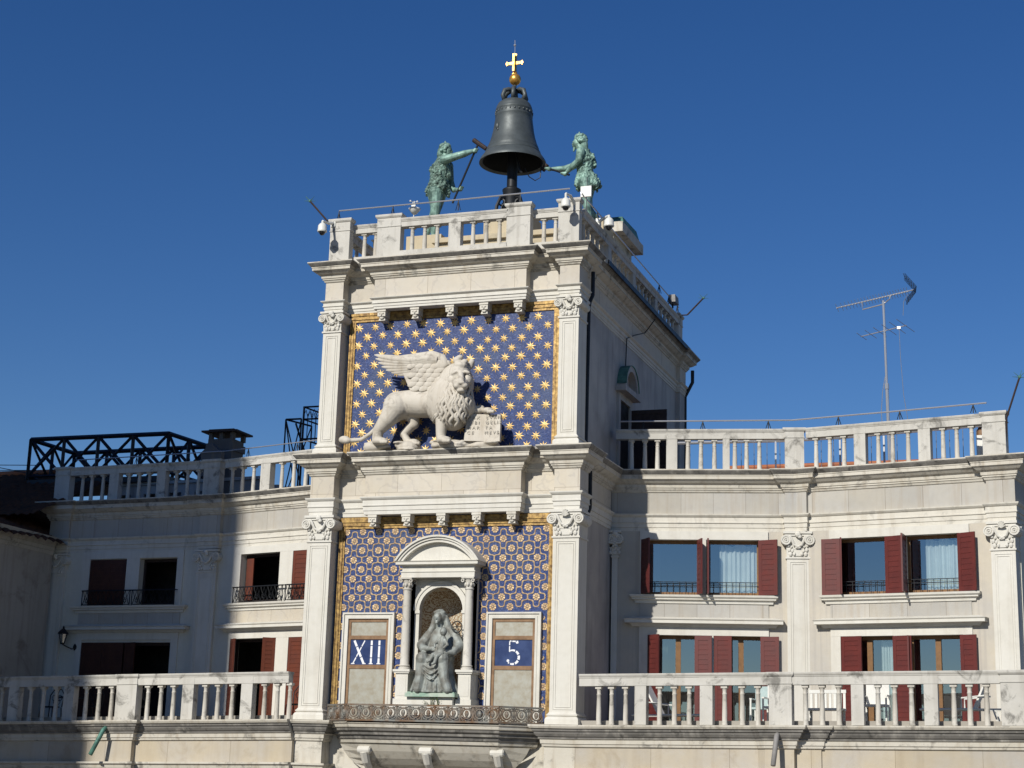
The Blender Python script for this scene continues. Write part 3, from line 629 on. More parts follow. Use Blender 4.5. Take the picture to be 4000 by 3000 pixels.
# roof balustrades
fo, bo = -.12, -.38
bl = balustrade('white stone balustrade along the front edge of the clock tower roof, below the bell', G, 27.72, 28.42, 28.66,
    [(-3.05, -2.2, bo), (-1.5, 1.62, fo), (2.25, 3.1, bo)],
    [('P', -3.64, -3.04, fo, .12), ('P', -2.2, -1.5, fo, .13), ('p', -.08, .27, fo), ('P', 1.6, 2.27, fo, .13), ('P', 3.06, 3.64, fo, .12)] +
    [('b', a, bo) for a in (-2.74, -2.4, 2.54, 2.87)] + [('b', a, fo) for a in (-1.19, -.82, -.45, .6, .98, 1.36)], zr=28.8, base=27.46)
SB = Fr(3.46, 0, 3.46, 12.2); it = []; y = .62
it.append(('P', 11.55, 12.1, .03, .12))
bays = [(.55, 3.0), (3.3, 5.7), (6.0, 8.4), (8.7, 11.5)]
for k, (y0, y1) in enumerate(bays):
    n_ = 5
    for i in range(n_): it.append(('b', y0 + (i + .7) * (y1 - y0) / (n_ + .4), .03))
    if k < 3: it.append(('p', y1, y1 + .3, .03))
balustrade('shaded stone balustrade along the right side of the clock tower roof', SB, 27.72, 28.42, 28.66, [(.5, 11.6, .03)], it, zr=28.8, base=27.46)
SL = Fr(-3.46, 12.2, -3.46, 0)
balustrade('stone balustrade on the far left side of the clock tower roof', SL, 27.72, 28.42, 28.66, [(.3, 11.7, .03)], [('b', .8 + i * .62, .03) for i in range(17)], zr=28.8, base=27.46)
# ------------------------------------------------------------------ the two wings
A = Fr(3.7, 3.72, 8.55, 4.6); B = Fr(8.55, 4.6, 14.3, 3.45); C_ = Fr(-16.6, 6.27, -9.75, 5.84); D = Fr(-9.75, 5.84, -3.65, 4.03)
def shutter(fr, parent, hs, z0, z1, width, ang, mat, side):
    """leaf hinged at a=hs; side=+1 leaf runs to +a when closed (ang 0), ang 90 sticks out of the wall, 180 flat on the wall"""
    t = math.radians(ang); m = MB(fr); ca, sa = math.cos(t) * side, math.sin(t)
    def bx(u0, u1, v0, v1, y0, y1):
        P = lambda u, v, z: (hs + ca * u - sa * side * v * (1 if side > 0 else 1), .03 + sa * u + abs(1) * math.cos(t) * v, z)
        m.add([P(u0, v0, y0), P(u1, v0, y0), P(u1, v1, y0), P(u0, v1, y0), P(u0, v0, y1), P(u1, v0, y1), P(u1, v1, y1), P(u0, v1, y1)],
              [(0, 1, 2, 3), (4, 5, 6, 7), (0, 1, 5, 4), (1, 2, 6, 5), (2, 3, 7, 6), (3, 0, 4, 7)])
    bx(0, .1, -.02, .02, z0, z1); bx(width - .1, width, -.02, .02, z0, z1); bx(.1, width - .1, -.02, .02, z0, z0 + .12); bx(.1, width - .1, -.02, .02, z1 - .12, z1); bx(.1, width - .1, -.008, .008, z0 + .12, z1 - .12)
    n = int((z1 - z0 - .24) / .125)
    for k in range(n):
        y = z0 + .13 + k * (z1 - z0 - .24) / n; bx(.102, width - .102, -.017, .017, y, y + .085)
    return m.build('shutter', mat, parent)
def window(fr, parent, a0, a1, z0, z1, kind, leaves, mat='shut', curtain=0, drape=False, rail=True, door=False, bars=True):
    m = MB(fr); d = -.2                        # wooden frame set back in the reveal
    for b in ((a0, a0 + .07, z0, z1), (a1 - .07, a1, z0, z1), (a0 + .07, a1 - .07, z0, z0 + .1), (a0 + .07, a1 - .07, z1 - .09, z1)): m.box(b[0], b[1], d - .07, d, b[2], b[3])
    c = (a0 + a1) / 2
    if door: m.box(c - .07, c + .07, d - .06, d + .01, z0 + .1, z1 - .09)
    win = m.build('window', 'wood' if kind != 'dark' else 'oldwood', parent)
    if kind != 'dark':
        m = MB(fr); m.add([(a0 + .07, d - .035, z0 + .1), (a1 - .07, d - .035, z0 + .1), (a1 - .07, d - .035, z1 - .09), (a0 + .07, d - .035, z1 - .09)], [(0, 1, 2, 3)]); m.build('glass_pane', 'glass', win)
    def cloth(x0, x1, y0, y1, name, mt, n=26):
        vs = []; g = MB(fr)
        for i in range(n + 1):
            x = x0 + (x1 - x0) * i / n; o = d - .16 + .028 * math.sin(i * 1.9) + .014 * math.sin(i * .7)
            vs += [(x, o, y0), (x, o - .01, y1 + .04 * math.sin(i * .55))]
        g.add(vs, [(2 * i, 2 * i + 2, 2 * i + 3, 2 * i + 1) for i in range(n)]); g.build(name, mt, win)
    if curtain: cloth(a0 + .07 + (1 - curtain) * (a1 - a0 - .14), a1 - .07, z0 + .1, z1 - .09, 'curtain', 'curtain')
    if drape: cloth(a0 + .07, a0 + .07 + .28 * (a1 - a0), z0 + .1, z1 - .09, 'drape', 'drape', 10)
    for hs, side, wd, ang in leaves: shutter(fr, win, hs, z0 + .01, z1 - .01, wd, ang, mat, side)
    if rail:
        g = MB(fr); o = -.05
        for z in (z0 + .36, z0 + .27): g.tube([(a0, o, z), (a1, o, z)], .011, 5)
        n = max(4, int((a1 - a0) / .17))
        for i in range(n + 1): g.tube([(a0 + .02 + (a1 - a0 - .04) * i / n, o, z0 + .01), (a0 + .02 + (a1 - a0 - .04) * i / n, o, z0 + .36)], .009, 5)
        g.build('window_guard', 'iron', win)
    return win
def balcony_rail(fr, parent, a0, a1, z0, z1):
    g = MB(fr); o = .2
    g.tube([(a0, o, z1), (a1, o, z1)], .022, 6); g.tube([(a0 + .06, o, z0), (a1 - .06, o, z0)], .014, 5)
    n = max(3, int((a1 - a0) / .3)); u = (a1 - a0 - .12) / n
    for k in range(n):
        x = a0 + .06 + k * u; zm = z1 - .02
        g.tube([(x, o, z0), (x + u / 2, o, zm), (x + u, o, z0)], .013, 5); g.tube([(x, o, zm), (x + u / 2, o, z0 + .03), (x + u, o, zm)], .009, 5)
        g.torus((x + u / 2, o, z0 + .12), .05, .012, n=10, m=4); g.ell((x + u / 2, o, z0 + .2), (.02, .02, .05), n=5, local=True)
    for x in (a0 + .03, a1 - .03): g.tube([(x, o, z0 - .03), (x, o, z1)], .016, 5); g.tube([(x, o, z1), (x, 0, z1 + .01)], .014, 5)
    return g.build('window_railing', 'iron', parent)
def wing_bay(fr, parent, a0, a1, ops_up, ops_lo, lint, wallmat, z_lo=15.1, trim='pil', cx=None, apron='wingfr'):
    m = MB(fr); m.wall(a0, a1, z_lo, 20.399, -.35, -.002, ops_up + ops_lo)
    m.build('facade_wall', wallmat, parent)
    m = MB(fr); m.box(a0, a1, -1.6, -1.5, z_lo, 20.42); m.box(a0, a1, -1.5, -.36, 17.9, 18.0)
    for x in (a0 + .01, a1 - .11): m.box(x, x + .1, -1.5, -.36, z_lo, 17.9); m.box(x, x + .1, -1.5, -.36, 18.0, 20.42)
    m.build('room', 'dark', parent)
    l0, l1 = lint; c = cx or (l0 + l1) / 2
    m = MB(fr)                                # lintels, sills, hoods round the openings
    u0, u1 = ops_up[0], ops_up[-1]
    m.box(l0, l1, -.02, .05, 20.17, 20.4)
    xs = [l0] + [v for h in ops_up for v in (h[0], h[1])] + [l1]
    for i in range(0, len(xs), 2):
        if xs[i + 1] - xs[i] > .01: m.box(xs[i], xs[i + 1], -.02, .047, 18.66, 20.17)
    s0, s1 = l0 - .1, l1 + .1
    m.sweep([(s0, -.02), (s0, .04), (s1, .04), (s1, -.02)], [(-.05, 18.43), (.02, 18.43), (.03, 18.5), (.1, 18.53), (.1, 18.56), (.15, 18.6), (.16, 18.655), (-.05, 18.655)])
    m.sweep([(s0 - .06, -.02), (s0 - .06, .06), (s1 + .06, .06), (s1 + .06, -.02)], [(-.05, 17.80), (.03, 17.80), (.06, 17.84), (.09, 17.88), (.22, 17.885), (.22, 17.96), (.25, 17.99), (.02, 18.06), (-.05, 18.06)])
    m.box(l0, l1, -.02, .05, 17.58, 17.8)
    xs = [l0] + [v for h in ops_lo for v in (h[0], h[1])] + [l1]
    for i in range(0, len(xs), 2):
        if xs[i + 1] - xs[i] > .01: m.box(xs[i], xs[i + 1], -.02, .046, z_lo, 17.58)
    m.build('window_surround', trim, parent)
    m = MB(fr); m.box(l0, l1, -.02, .03, 18.06, 18.43); m.build('apron_panel', apron, parent)
rw = thing('right_wing', 'long sunlit marble wing with oxblood shutters, to the right of the clock tower', 'building', (9, 6, 0))
wing_bay(A, rw, 0, 4.66, [(.73, 2.31, 18.66, 20.17), (2.5, 3.93, 18.66, 20.17)], [(.93, 2.56, 15.1, 17.58), (2.7, 4.15, 15.1, 17.58)], (.7, 4.17), 'streak')
wing_bay(B, rw, .3, 5.24, [(1.0, 2.55, 18.66, 20.17), (2.98, 4.4, 18.66, 20.17)], [(1.2, 2.62, 15.1, 17.58), (3.0, 4.42, 15.1, 17.58)], (.93, 4.66), 'streak')
for w_ in (
    dict(fr=A, a0=.73, a1=2.31, z0=18.66, z1=20.17, kind='glass', leaves=[(.75, 1, .5, 62), (2.27, -1, .42, 108)], drape=True),
    dict(fr=A, a0=2.5, a1=3.93, z0=18.66, z1=20.17, kind='glass', leaves=[(2.54, 1, .42, 86), (3.91, -1, .55, 156)], curtain=.78),
    dict(fr=B, a0=1.0, a1=2.55, z0=18.66, z1=20.17, kind='glass', leaves=[(1.22, 1, .5, 176), (1.24, 1, .3, 70), (2.45, -1, .53, 163)]),
    dict(fr=B, a0=2.98, a1=4.4, z0=18.66, z1=20.17, kind='glass', leaves=[(3.0, 1, .55, 84), (4.36, -1, .53, 158)], curtain=.72),
    dict(fr=A, a0=.93, a1=2.56, z0=15.1, z1=17.58, kind='glass', leaves=[(.95, 1, .5, 52), (2.2, -1, .47, 168)], door=True, drape=True, rail=False),
    dict(fr=A, a0=2.7, a1=4.15, z0=15.1, z1=17.58, kind='glass', leaves=[(2.72, 1, .5, 20), (3.95, -1, .5, 165)], door=True, rail=False),
    dict(fr=B, a0=1.2, a1=2.62, z0=15.1, z1=17.58, kind='glass', leaves=[(1.22, 1, .62, 16), (2.6, -1, .53, 168)], door=True, curtain=.3, rail=False),
    dict(fr=B, a0=3.0, a1=4.42, z0=15.1, z1=17.58, kind='glass', leaves=[(3.0, 1, .2, 75), (4.34, -1, .45, 166)], door=True, rail=False)):
    window(parent=rw, **w_)
pilaster(A, rw, 4.66, 5.26, 15.1, 19.66, 20.4, .12, -.3, base=0, style=1)
pilaster(B, rw, 5.22, 5.83, 15.1, 19.66, 20.4, .12, -.3, base=0, style=0)
pilaster(A, rw, -.06, .1, 15.1, 19.66, 20.4, .1, -.3, base=0, style=1, panel=False)
rp = [A.G(-.1, 0), A.G(4.62, 0), A.G(4.62, .13), A.G(4.93, .13), B.G(.34, .13), B.G(.34, 0), B.G(5.16, 0), B.G(5.16, .13), B.G(5.88, .13), B.G(5.88, -5.5)]
entablature(G, rw, rp, 20.4, 20.87, 21.46, 22.06, .4, back=-.3, fmat='wingfr', amat='stone')
m = MB(); q = [A.G(-.1, .1), A.G(4.9, .1), B.G(.05, .1), B.G(5.85, .1), B.G(5.85, -6), A.G(-.1, -6)]; m.slab(q, 21.9, 22.075); m.build('roof_terrace', 'floor', rw)
m = MB(B); m.box(5.83, 5.86, -6, -.3, 0, 20.4); m.build('end_wall', 'plaster', rw)
m = MB(A); m.box(0, 4.9, -6, -5.9, 0, 21.9); m.build('back_wall', 'plaster', rw)
m = MB(B); m.box(0, 5.83, -6, -5.9, 0, 21.9); m.build('back_wall', 'plaster', rw)
lw = thing('left_wing', 'white plastered wing left of the clock tower, half in the shadow of another tower', 'building', (-10, 8, 0))
wing_bay(C_, lw, .3, 6.2, [(2.03, 3.45, 18.66, 20.15), (3.95, 5.37, 18.66, 20.15)], [(1.95, 5.34, 15.1, 17.5)], (1.72, 5.6), 'plaster')
wing_bay(D, lw, -.1, 6.2, [(1.03, 2.68, 18.66, 20.17), (3.22, 4.8, 18.66, 20.17)], [(.8, 2.72, 15.1, 17.58), (3.23, 4.8, 15.1, 17.58)], (.72, 5.0), 'plaster', apron='frieze')
for w_ in (
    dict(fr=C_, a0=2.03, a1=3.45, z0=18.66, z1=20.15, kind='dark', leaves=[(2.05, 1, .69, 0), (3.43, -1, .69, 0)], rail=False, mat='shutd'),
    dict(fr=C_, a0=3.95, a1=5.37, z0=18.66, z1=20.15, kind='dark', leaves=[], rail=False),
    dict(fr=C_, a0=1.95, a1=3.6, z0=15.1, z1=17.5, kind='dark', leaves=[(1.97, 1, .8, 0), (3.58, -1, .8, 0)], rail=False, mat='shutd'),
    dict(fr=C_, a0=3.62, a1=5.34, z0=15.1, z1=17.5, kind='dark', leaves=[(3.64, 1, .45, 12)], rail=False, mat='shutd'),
    dict(fr=D, a0=1.03, a1=2.68, z0=18.66, z1=20.17, kind='dark', leaves=[], rail=False),
    dict(fr=D, a0=3.22, a1=4.8, z0=18.66, z1=20.17, kind='dark', leaves=[(3.24, 1, .76, 0), (4.78, -1, .76, 0)], rail=False),
    dict(fr=D, a0=.8, a1=2.72, z0=15.1, z1=17.58, kind='dark', leaves=[(.82, 1, .45, 30), (2.7, -1, .4, 60)], rail=False),
    dict(fr=D, a0=3.23, a1=4.8, z0=15.1, z1=17.58, kind='dark', leaves=[(3.25, 1, .76, 0), (4.78, -1, .76, 0)], rail=False)):
    w_.setdefault('mat', 'shutl'); wn_ = window(parent=lw, **w_)
    if w_['z0'] > 18:
        balcony_rail(w_['fr'], wn_, w_['a0'] - .12, w_['a1'] + .12 + (.24 if w_['a0'] in (2.03, 1.03) else 0), 18.68, 19.13)
m = MB(D)
for hs, sg in ((1.08, 1),): m.box(1.11, 1.4, -.19, -.15, 18.77, 20.05)
m.build('inner_shutter', 'shutl', lw)
m = MB(C_); m.box(.3, .355, -4, .0, 0, 21.95); m.box(.3, 6.8, -3.9, -3.8, 15, 21.95); m.build('end_wall', 'plaster', lw)
pilaster(C_, lw, .4, 1.1, 15.1, 19.65, 20.37, .12, -.3, base=0, style=1)
pilaster(C_, lw, 6.17, 6.88, 15.1, 19.65, 20.37, .12, -.3, base=0, style=1)
lp = [C_.G(.36, -1.2), C_.G(.36, .13), C_.G(1.12, .13), C_.G(1.12, 0), C_.G(6.15, 0), C_.G(6.15, .13), C_.G(6.83, .13), D.G(.1, .13), D.G(.1, 0), D.G(6.2, 0)]
entablature(G, lw, lp, 20.4, 20.87, 21.46, 22.06, .4, back=-.3, fmat='wingfr', amat='stone')
m = MB(); m.slab([C_.G(.37, .1), C_.G(6.8, .1), D.G(.1, .1), D.G(6.2, .1), D.G(6.2, -6), C_.G(.37, -2.6)], 21.9, 22.075); m.build('roof_terrace', 'floor', lw)
# roof-top balustrades of the wings
zb, zu, zt = 22.13, 22.98, 23.25
bc = -.02; off = -.12
def bal_items(b, P_, p_, o): return [('b', a, o) for a in b] + [('P', x, y, o, .14) for x, y in P_] + [('p', x, y, o) for x, y in p_]
def wing_balustrade(label, fr, a0, a1, b, P_, p_):
    return balustrade(label, fr, zb, zu, zt, [(a0, a1, off)], bal_items(b, P_, p_, off), zr=zt + .03, base=22.07)
wing_balustrade('sunlit marble balustrade on the right wing roof, section beside the clock tower side door', A, 0, 4.66, [.43, .8, 1.15, 1.99, 2.35, 2.72, 3.28, 3.6, 3.95], [(4.64, 5.16)], [(1.4, 1.7), (2.99, 3.28 - .0)][:1] + [(2.95, 3.14)])
wing_balustrade('sunlit marble balustrade at the far right end of the right wing roof', B, .3, 5.15, [.55, .94, 1.34, 2.29, 2.68, 3.1, 4.03, 4.39, 4.78], [(5.09, 5.68)], [(1.65, 1.97), (3.4, 3.72)])
wing_balustrade('shaded marble balustrade on the left wing roof under the black lattice', C_, .8, 6.2, [1.32, 1.69, 2.14, 3.15, 3.56, 3.95, 4.99, 5.42, 5.84], [(.3, .88), (6.1, 6.7)], [(2.46, 2.82), (4.31, 4.64)])
wing_balustrade('marble balustrade on the left wing roof next to the clock tower, in sunlight', D, .02, 5.6, [.25, .71, 1.19, 2.4, 2.9, 3.4, 4.3, 4.7, 5.1], [], [(1.59, 1.99), (3.75, 4.05)])
# terraces in front of the wings
TR = Fr(3.8, -.1, 14.6, -.6, .0147); TL = Fr(-14.4, .3, -3.8, -.1, .0225)
def terrace(name, label, fr, a0, a1, zoff, path, lpath, mat, depth):
    t = thing(name, label, 'terrace', fr.P((a0 + a1) / 2, -1, 0) * 1.0)
    sh = lambda pr: [(o, z + zoff) for o, z in pr]
    m = MB(fr); m.sweep(path, sh(CO), m2=(14.69 + zoff, 14.951 + zoff, .1)); m.build('cornice', ['corn', 'crust'], t)
    m = MB(fr); m.sweep(lpath, sh(LO)); m.build('string_course', 'corn', t)
    m = MB(fr); m.sweep(lpath, sh([(-.3, 13.951), (-.01, 13.951), (-.01, 14.52), (-.3, 14.52)])); m.sweep(lpath, [(-.3, 0), (-.02, 0), (-.02, 13.6 + zoff), (-.3, 13.6 + zoff)]); m.build('terrace_wall', mat, t)
    m = MB(fr); m.box(a0, a1, -depth, -.05, 14.9 + zoff, 15.02 + zoff); m.box(a0, a1, -.42, -.24, 15.021 + zoff, 15.16 + zoff); m.build('terrace_floor', 'floor', t)
    return t
P1 = [(0.02, 0), (3.45, 0), (3.55, .05), (4.6, .05), (4.8, .22), (5.5, .22), (5.5, .05), (6.1, .05), (6.1, 0), (9.85, 0), (10.0, .05), (10.4, .12), (13, .12)]
terrace('right_terrace', 'long stone terrace ledge in front of the right wing', TR, 0, 13, .0, P1, P1, 'terrfr', 5.2)
P2 = [(-4, 0), (4.25, 0), (4.25, .1), (4.9, .1), (4.9, .22), (5.78, .22), (5.78, .05), (9.6, .05), (9.6, .12), (10.6, .12)]
terrace('left_terrace', 'stone terrace ledge in front of the left wing, its left part shaded', TL, -4, 10.6, -.23, P2, P2, 'terrfr', 6.8)
def tb(label, fr, zo, a0, a1, b, P_, p_):
    return balustrade(label, fr, 15.05 + zo, 15.98 + zo, 16.27 + zo, [(a0, a1, .0)], bal_items(b, P_, p_, 0.0), zr=16.275 + zo)
bR = [.63, .96, 1.32, 2.18, 2.55, 2.92, 3.79, 4.22, 4.6, 5.73, 6.12, 6.51, 7.41, 7.79, 8.17, 9.11, 9.46, 9.83]
tb('sunlit marble balustrade along the right terrace with white deck chairs behind it', TR, 0, .15, 10.2, bR, [(4.89, 5.43), (10.15, 10.9)], [(1.58, 1.87), (3.21, 3.52), (6.81, 7.1), (8.46, 8.77)])
bL = [1.21, 2.19, 2.62, 3.05, 4.04, 4.46, 4.88, 6.04, 6.45, 6.85, 7.84, 8.23, 8.67, 9.65, 10.03, 10.4, .25, -.15, -.55, -1.5, -1.9, -2.3]
tb('marble balustrade along the left terrace, shaded on its left half', TL, -.23, -4, 10.4, bL, [(5.1, 5.75), (-.0 + .5, .9)], [(1.52, 1.85), (3.37, 3.7), (7.18, 7.53), (8.99, 9.33), (-1.15, -.85)])
# building at the left edge
lb = thing('left_building', 'stained plaster house wall at the left edge with dark tiled roof', 'building', (-18, 0, 0))
LBf = Fr(-15.35, -8, -15.9, 5.9)
m = MB(LBf); m.box(-2, LBf.L, -6, 0, 0, 20.3); m.build('house_wall', 'oldplaster', lb)
m = MB(LBf); m.sweep([(-2, 0), (LBf.L, 0)], [(-.3, 20.3), (.02, 20.3), (.03, 20.42), (.06, 20.43), (.06, 20.55), (.09, 20.56), (.1, 20.7), (.16, 20.74), (.2, 20.86), (-.3, 20.86)]); m.build('cornice', 'corn', lb)
m = MB(); vs = []; fs = []; nx, ny = 44, 150         # tiled roof rising away from the square, old and uneven
for j in range(ny + 1):
    for i in range(nx + 1):
        u = i / nx; y = -8 + 22 * j / ny; x = -15.25 - 6.2 * u - .035 * y
        z = 20.62 + 2.75 * u + .045 * math.sin(j * 2.15) + .03 * ((i * 1.0) % 2) + random.uniform(-.022, .022) + .05 * math.sin(y * .9 + x)
        vs.append((x, -y, z))
for j in range(ny):
    for i in range(nx): a = j * (nx + 1) + i; fs.append((a, a + 1, a + nx + 2, a + nx + 1))
m.add(vs, fs); vs = []; fs = []; nx, ny = 130, 26
for j in range(ny + 1):
    for i in range(nx + 1):
        x = -31.0 + 15.2 * i / nx; y = 4.5 + 5.5 * j / ny; vs.append((x, -y, 21.45 + 2.38 * j / ny + .05 * math.sin(i * 2.15) + .03 * (j % 2) + random.uniform(-.022, .022)))
for j in range(ny):
    for i in range(nx): a = j * (nx + 1) + i; fs.append((a, a + 1, a + nx + 2, a + nx + 1))
m.add(vs, fs); m.build('tiled_roof', 'roofdark', lb)
m = MB(); m.tube([(-31, -10, 23.84), (-15.8, -10, 23.86)], .13, 8); m.build('roof_ridge', 'tile', lb)
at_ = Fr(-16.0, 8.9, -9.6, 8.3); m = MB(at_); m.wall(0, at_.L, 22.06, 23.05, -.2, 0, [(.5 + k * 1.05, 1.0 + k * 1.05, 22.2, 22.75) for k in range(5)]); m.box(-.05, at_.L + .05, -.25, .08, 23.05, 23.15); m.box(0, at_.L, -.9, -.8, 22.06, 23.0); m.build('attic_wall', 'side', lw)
# ------------------------------------------------------------------ winged lion
def toward(v, dy, y0=.1):                      # slide a point measured on the plane y0 along its sight line to its own depth
    y = v[1] + dy; k = y0 - y; return (v[0] + k * (15.7 - v[0]) / 39.4, y, v[2] + k * (14 - v[2]) / 39.4)
def T(v): return toward(v, -.2)
lion = thing('winged_lion_statue', 'white stone winged lion with its paw on an open book, against the starry mosaic', 'statue', (-.3, -.1, 22.07))
m = MB()
def lb_(pts, rr, n=20): m.limb([T(p) for p in pts], rr, n)
lb_([(-1.38, .06, 23.36), (-1.0, .05, 23.41), (-.6, .05, 23.37), (-.2, .03, 23.4), (.15, 0, 23.36), (.4, -.04, 23.28)], [.40, .37, .36, .40, .46, .42], 28)
lb_([(.05, .0, 23.6), (.2, -.05, 23.85), (.36, -.08, 24.05)], [.4, .36, .3], 24)
lb_([(-1.42, -.1, 23.34), (-1.66, -.2, 23.02), (-1.93, -.2, 22.7), (-1.95, -.22, 22.44)], [.37, .24, .155, .14]); m.ell(T((-1.85, -.27, 22.41)), (.24, .18, .11))
lb_([(-1.0, .2, 23.15), (-.9, .2, 22.85), (-1.17, .18, 22.58), (-1.04, .15, 22.36)], [.24, .15, .12, .11]); m.ell(T((-.9, .1, 22.35)), (.19, .14, .095))
lb_([(-.03, -.2, 23.35), (-.1, -.25, 23.0), (-.11, -.26, 22.55), (-.1, -.27, 22.4)], [.28, .175, .135, .13]); m.ell(T((0, -.32, 22.38)), (.2, .17, .105))
lb_([(.45, .1, 23.22), (.78, .12, 23.12), (1.0, .12, 23.17)], [.22, .13, .11]); m.ell(T((1.19, .06, 23.12)), (.17, .14, .095))
for c in ((0.0, -.4, 22.36), (-1.8, -.36, 22.4), (1.22, -.05, 23.1), (-.86, .03, 22.33)):      # toes
    for k in (-1, 0, 1): m.ell(T((c[0] + .1 + .0 * k, c[1] + .02 - .02 * abs(k), c[2])) if False else T((c[0] + .075 * k + .06, c[1] - .04, c[2] - .01)), (.045, .07, .06), n=8)
lb_([(-1.66, .02, 23.28), (-1.82, 0, 23.02), (-1.97, -.03, 22.8), (-2.16, -.06, 22.63), (-2.42, -.09, 22.48), (-2.72, -.12, 22.47)], [.1, .075, .065, .06, .06, .07], 8); m.ell(T((-2.92, -.13, 22.5)), (.17, .11, .11)); m.ell(T((-2.84, -.16, 22.47)), (.13, .1, .09))
H = lambda x, y, z: T((.36 + x * 1.14 - y * .12, -.14 + y * 1.1, 24.09 + z * 1.08))
m.ell(H(0, 0, .04), (.31, .32, .35), n=14); m.ell(H(0, -.3, -.2), (.215, .23, .19), n=12); m.ell(H(.01, -.36, -.36), (.125, .12, .07)); m.ell(H(0, -.13, .28), (.2, .16, .12))
m.limb([H(0, -.27, .1), H(0, -.4, -.02), H(0, -.47, -.12)], [.075, .08, .085], 8); m.ell(H(0, -.5, -.15), (.095, .05, .05))
for s in (-1, 1):
    m.ell(H(s * .14, -.26, .11), (.125, .07, .05), Matrix.Rotation(s * .35, 3, 'Y')); m.ell(H(s * .1, -.42, -.24), (.09, .1, .08)); m.ell(H(s * .2, -.16, -.1), (.12, .14, .15))
    m.limb([H(s * .27, .05, .26), H(s * .3, .02, .36)], [.1, .085], 8)
m.ell(H(-.08, -.1, .42), (.13, .11, .11)); m.ell(H(-.02, -.12, .49), (.1, .09, .07)); m.ell(H(.1, -.14, .37), (.1, .1, .08))
body = m.build('body', 'relief', lion); remesh(body, .0185, 5)
m = MB(); E_ = (.1, .0, 23.4); R_ = (.66, .55, .72)
ME = ((E_, R_), ((.26, .02, 23.88), (.5, .40, .58)), ((.2, -.04, 23.05), (.44, .46, .42)))
for c, r in ME: m.ell(T(c), r, n=20)
def surf(x, z):
    best = 9
    for c, r in ME:
        q = 1 - ((x - c[0]) / r[0]) ** 2 - ((z - c[2]) / r[2]) ** 2
        if q > 0: best = min(best, c[1] - r[1] * math.sqrt(q))
    return best
rnd = random.Random(3)
for row, (z0, n_, L_) in enumerate(((24.15, 15, .5), (23.85, 17, .5), (23.6, 15, .48), (23.35, 13, .5), (23.12, 9, .42))):
    for i in range(n_):
        x0 = -.42 + 1.2 * (i + .5 * (row % 2)) / (n_ - 1) + rnd.uniform(-.02, .02); x0 += -.12 if row in (2, 3) else 0
        ph = rnd.uniform(0, 6.28); sl_ = (x0 - .3) * .25; pts = []
        for k in range(8):
            t = k / 7; x = x0 + sl_ * t + .045 * math.sin(ph + t * 8.5); z = z0 - L_ * t; y = surf(x, z)
            if y < 5: pts.append(T((x, y - .012, z)))
        if len(pts) > 3: m.tube(pts, [.024, .04, .048, .05, .047, .042, .034, .018][:len(pts)], 6, local=False)
mane = m.build('mane', 'relief', lion, smooth=True)
m = MB()                                       # wing
def wt(v): return toward(v, -.32)
tips = [(-2.15, 24.83), (-2.11, 24.72), (-2.03, 24.6), (-1.92, 24.48), (-1.78, 24.38), (-1.62, 24.3), (-1.44, 24.24), (-1.26, 24.2)]
for k, (tx, tz) in enumerate(tips):
    e = k / 7; pts = [(-.3, 0, 24.6 - .03 * k), (-.7, 0, 24.66 - .055 * k), (-1.05, .01, 24.63 - .058 * k), (-1.05 + (tx + 1.05) * .45, .012, 24.63 - .058 * k + (tz - 24.63 + .058 * k) * .3 - .012), (-1.05 + (tx + 1.05) * .8, .016, 24.63 - .058 * k + (tz - 24.63 + .058 * k) * .68 - .008), (tx, .02, tz)]
    m.tube([wt((p[0], p[1] - .016 * (7 - k), p[2])) for p in pts], [.08, .085, .08, .07, .052, .016], 8, flat=.45, local=False)
m.tube([wt(p) for p in ((-.35, 0, 23.75), (-.26, -.02, 24.1), (-.22, -.03, 24.35), (-.06, -.04, 24.46), (-.16, -.04, 24.62), (-.45, -.03, 24.74), (-.9, -.02, 24.72), (-1.4, -.01, 24.7), (-2.1, .0, 24.82))], [.12, .1, .1, .13, .12, .11, .09, .07, .03], 8, flat=.7, local=False)
m.ell(wt((-.2, -.02, 24.45)), (.22, .1, .2), n=12); m.prism([(-.85, 23.66), (-.1, 23.72), (-.1, 24.4), (-.2, 24.6), (-1.0, 24.5), (-1.08, 24.15), (-.98, 23.92)], .26, .36)
for r in range(6):
    for i in range(4):
        x = -.2 - i * .225 - (.1 if r % 2 else 0) - r * .012; z = 23.74 + r * .125 + i * .015
        if x < -1.05 + .0 * r: continue
        m.ell(wt((x, -.055 - .006 * r, z + .05)), (.155, .03, .085), Matrix.Rotation(-.3, 3, 'Y'), n=12)
wing = m.build('wing', 'relief', lion, smooth=True, angle=50)
m = MB()
rk = random.Random(5)
for (cx, cy, cz, rx, rz, n_) in ((-1.86, .08, 22.2, .38, .2, 9), (-.95, .06, 22.17, .34, .19, 7), (.25, .06, 22.17, .55, .17, 10), (1.15, -.0, 22.15, .46, .17, 8)):
    m.ell((cx, -cy, cz), (rx, .34, rz), n=14)
    for k in range(n_): m.ell((cx + rk.uniform(-.85, .85) * rx, -cy - rk.uniform(.1, .3), cz + rk.uniform(-.5, .6) * rz), (rk.uniform(.08, .2), .12, rk.uniform(.03, .07)), n=8)
rb = m.build('rock_base', 'relief', lion); remesh(rb, .022, 2)
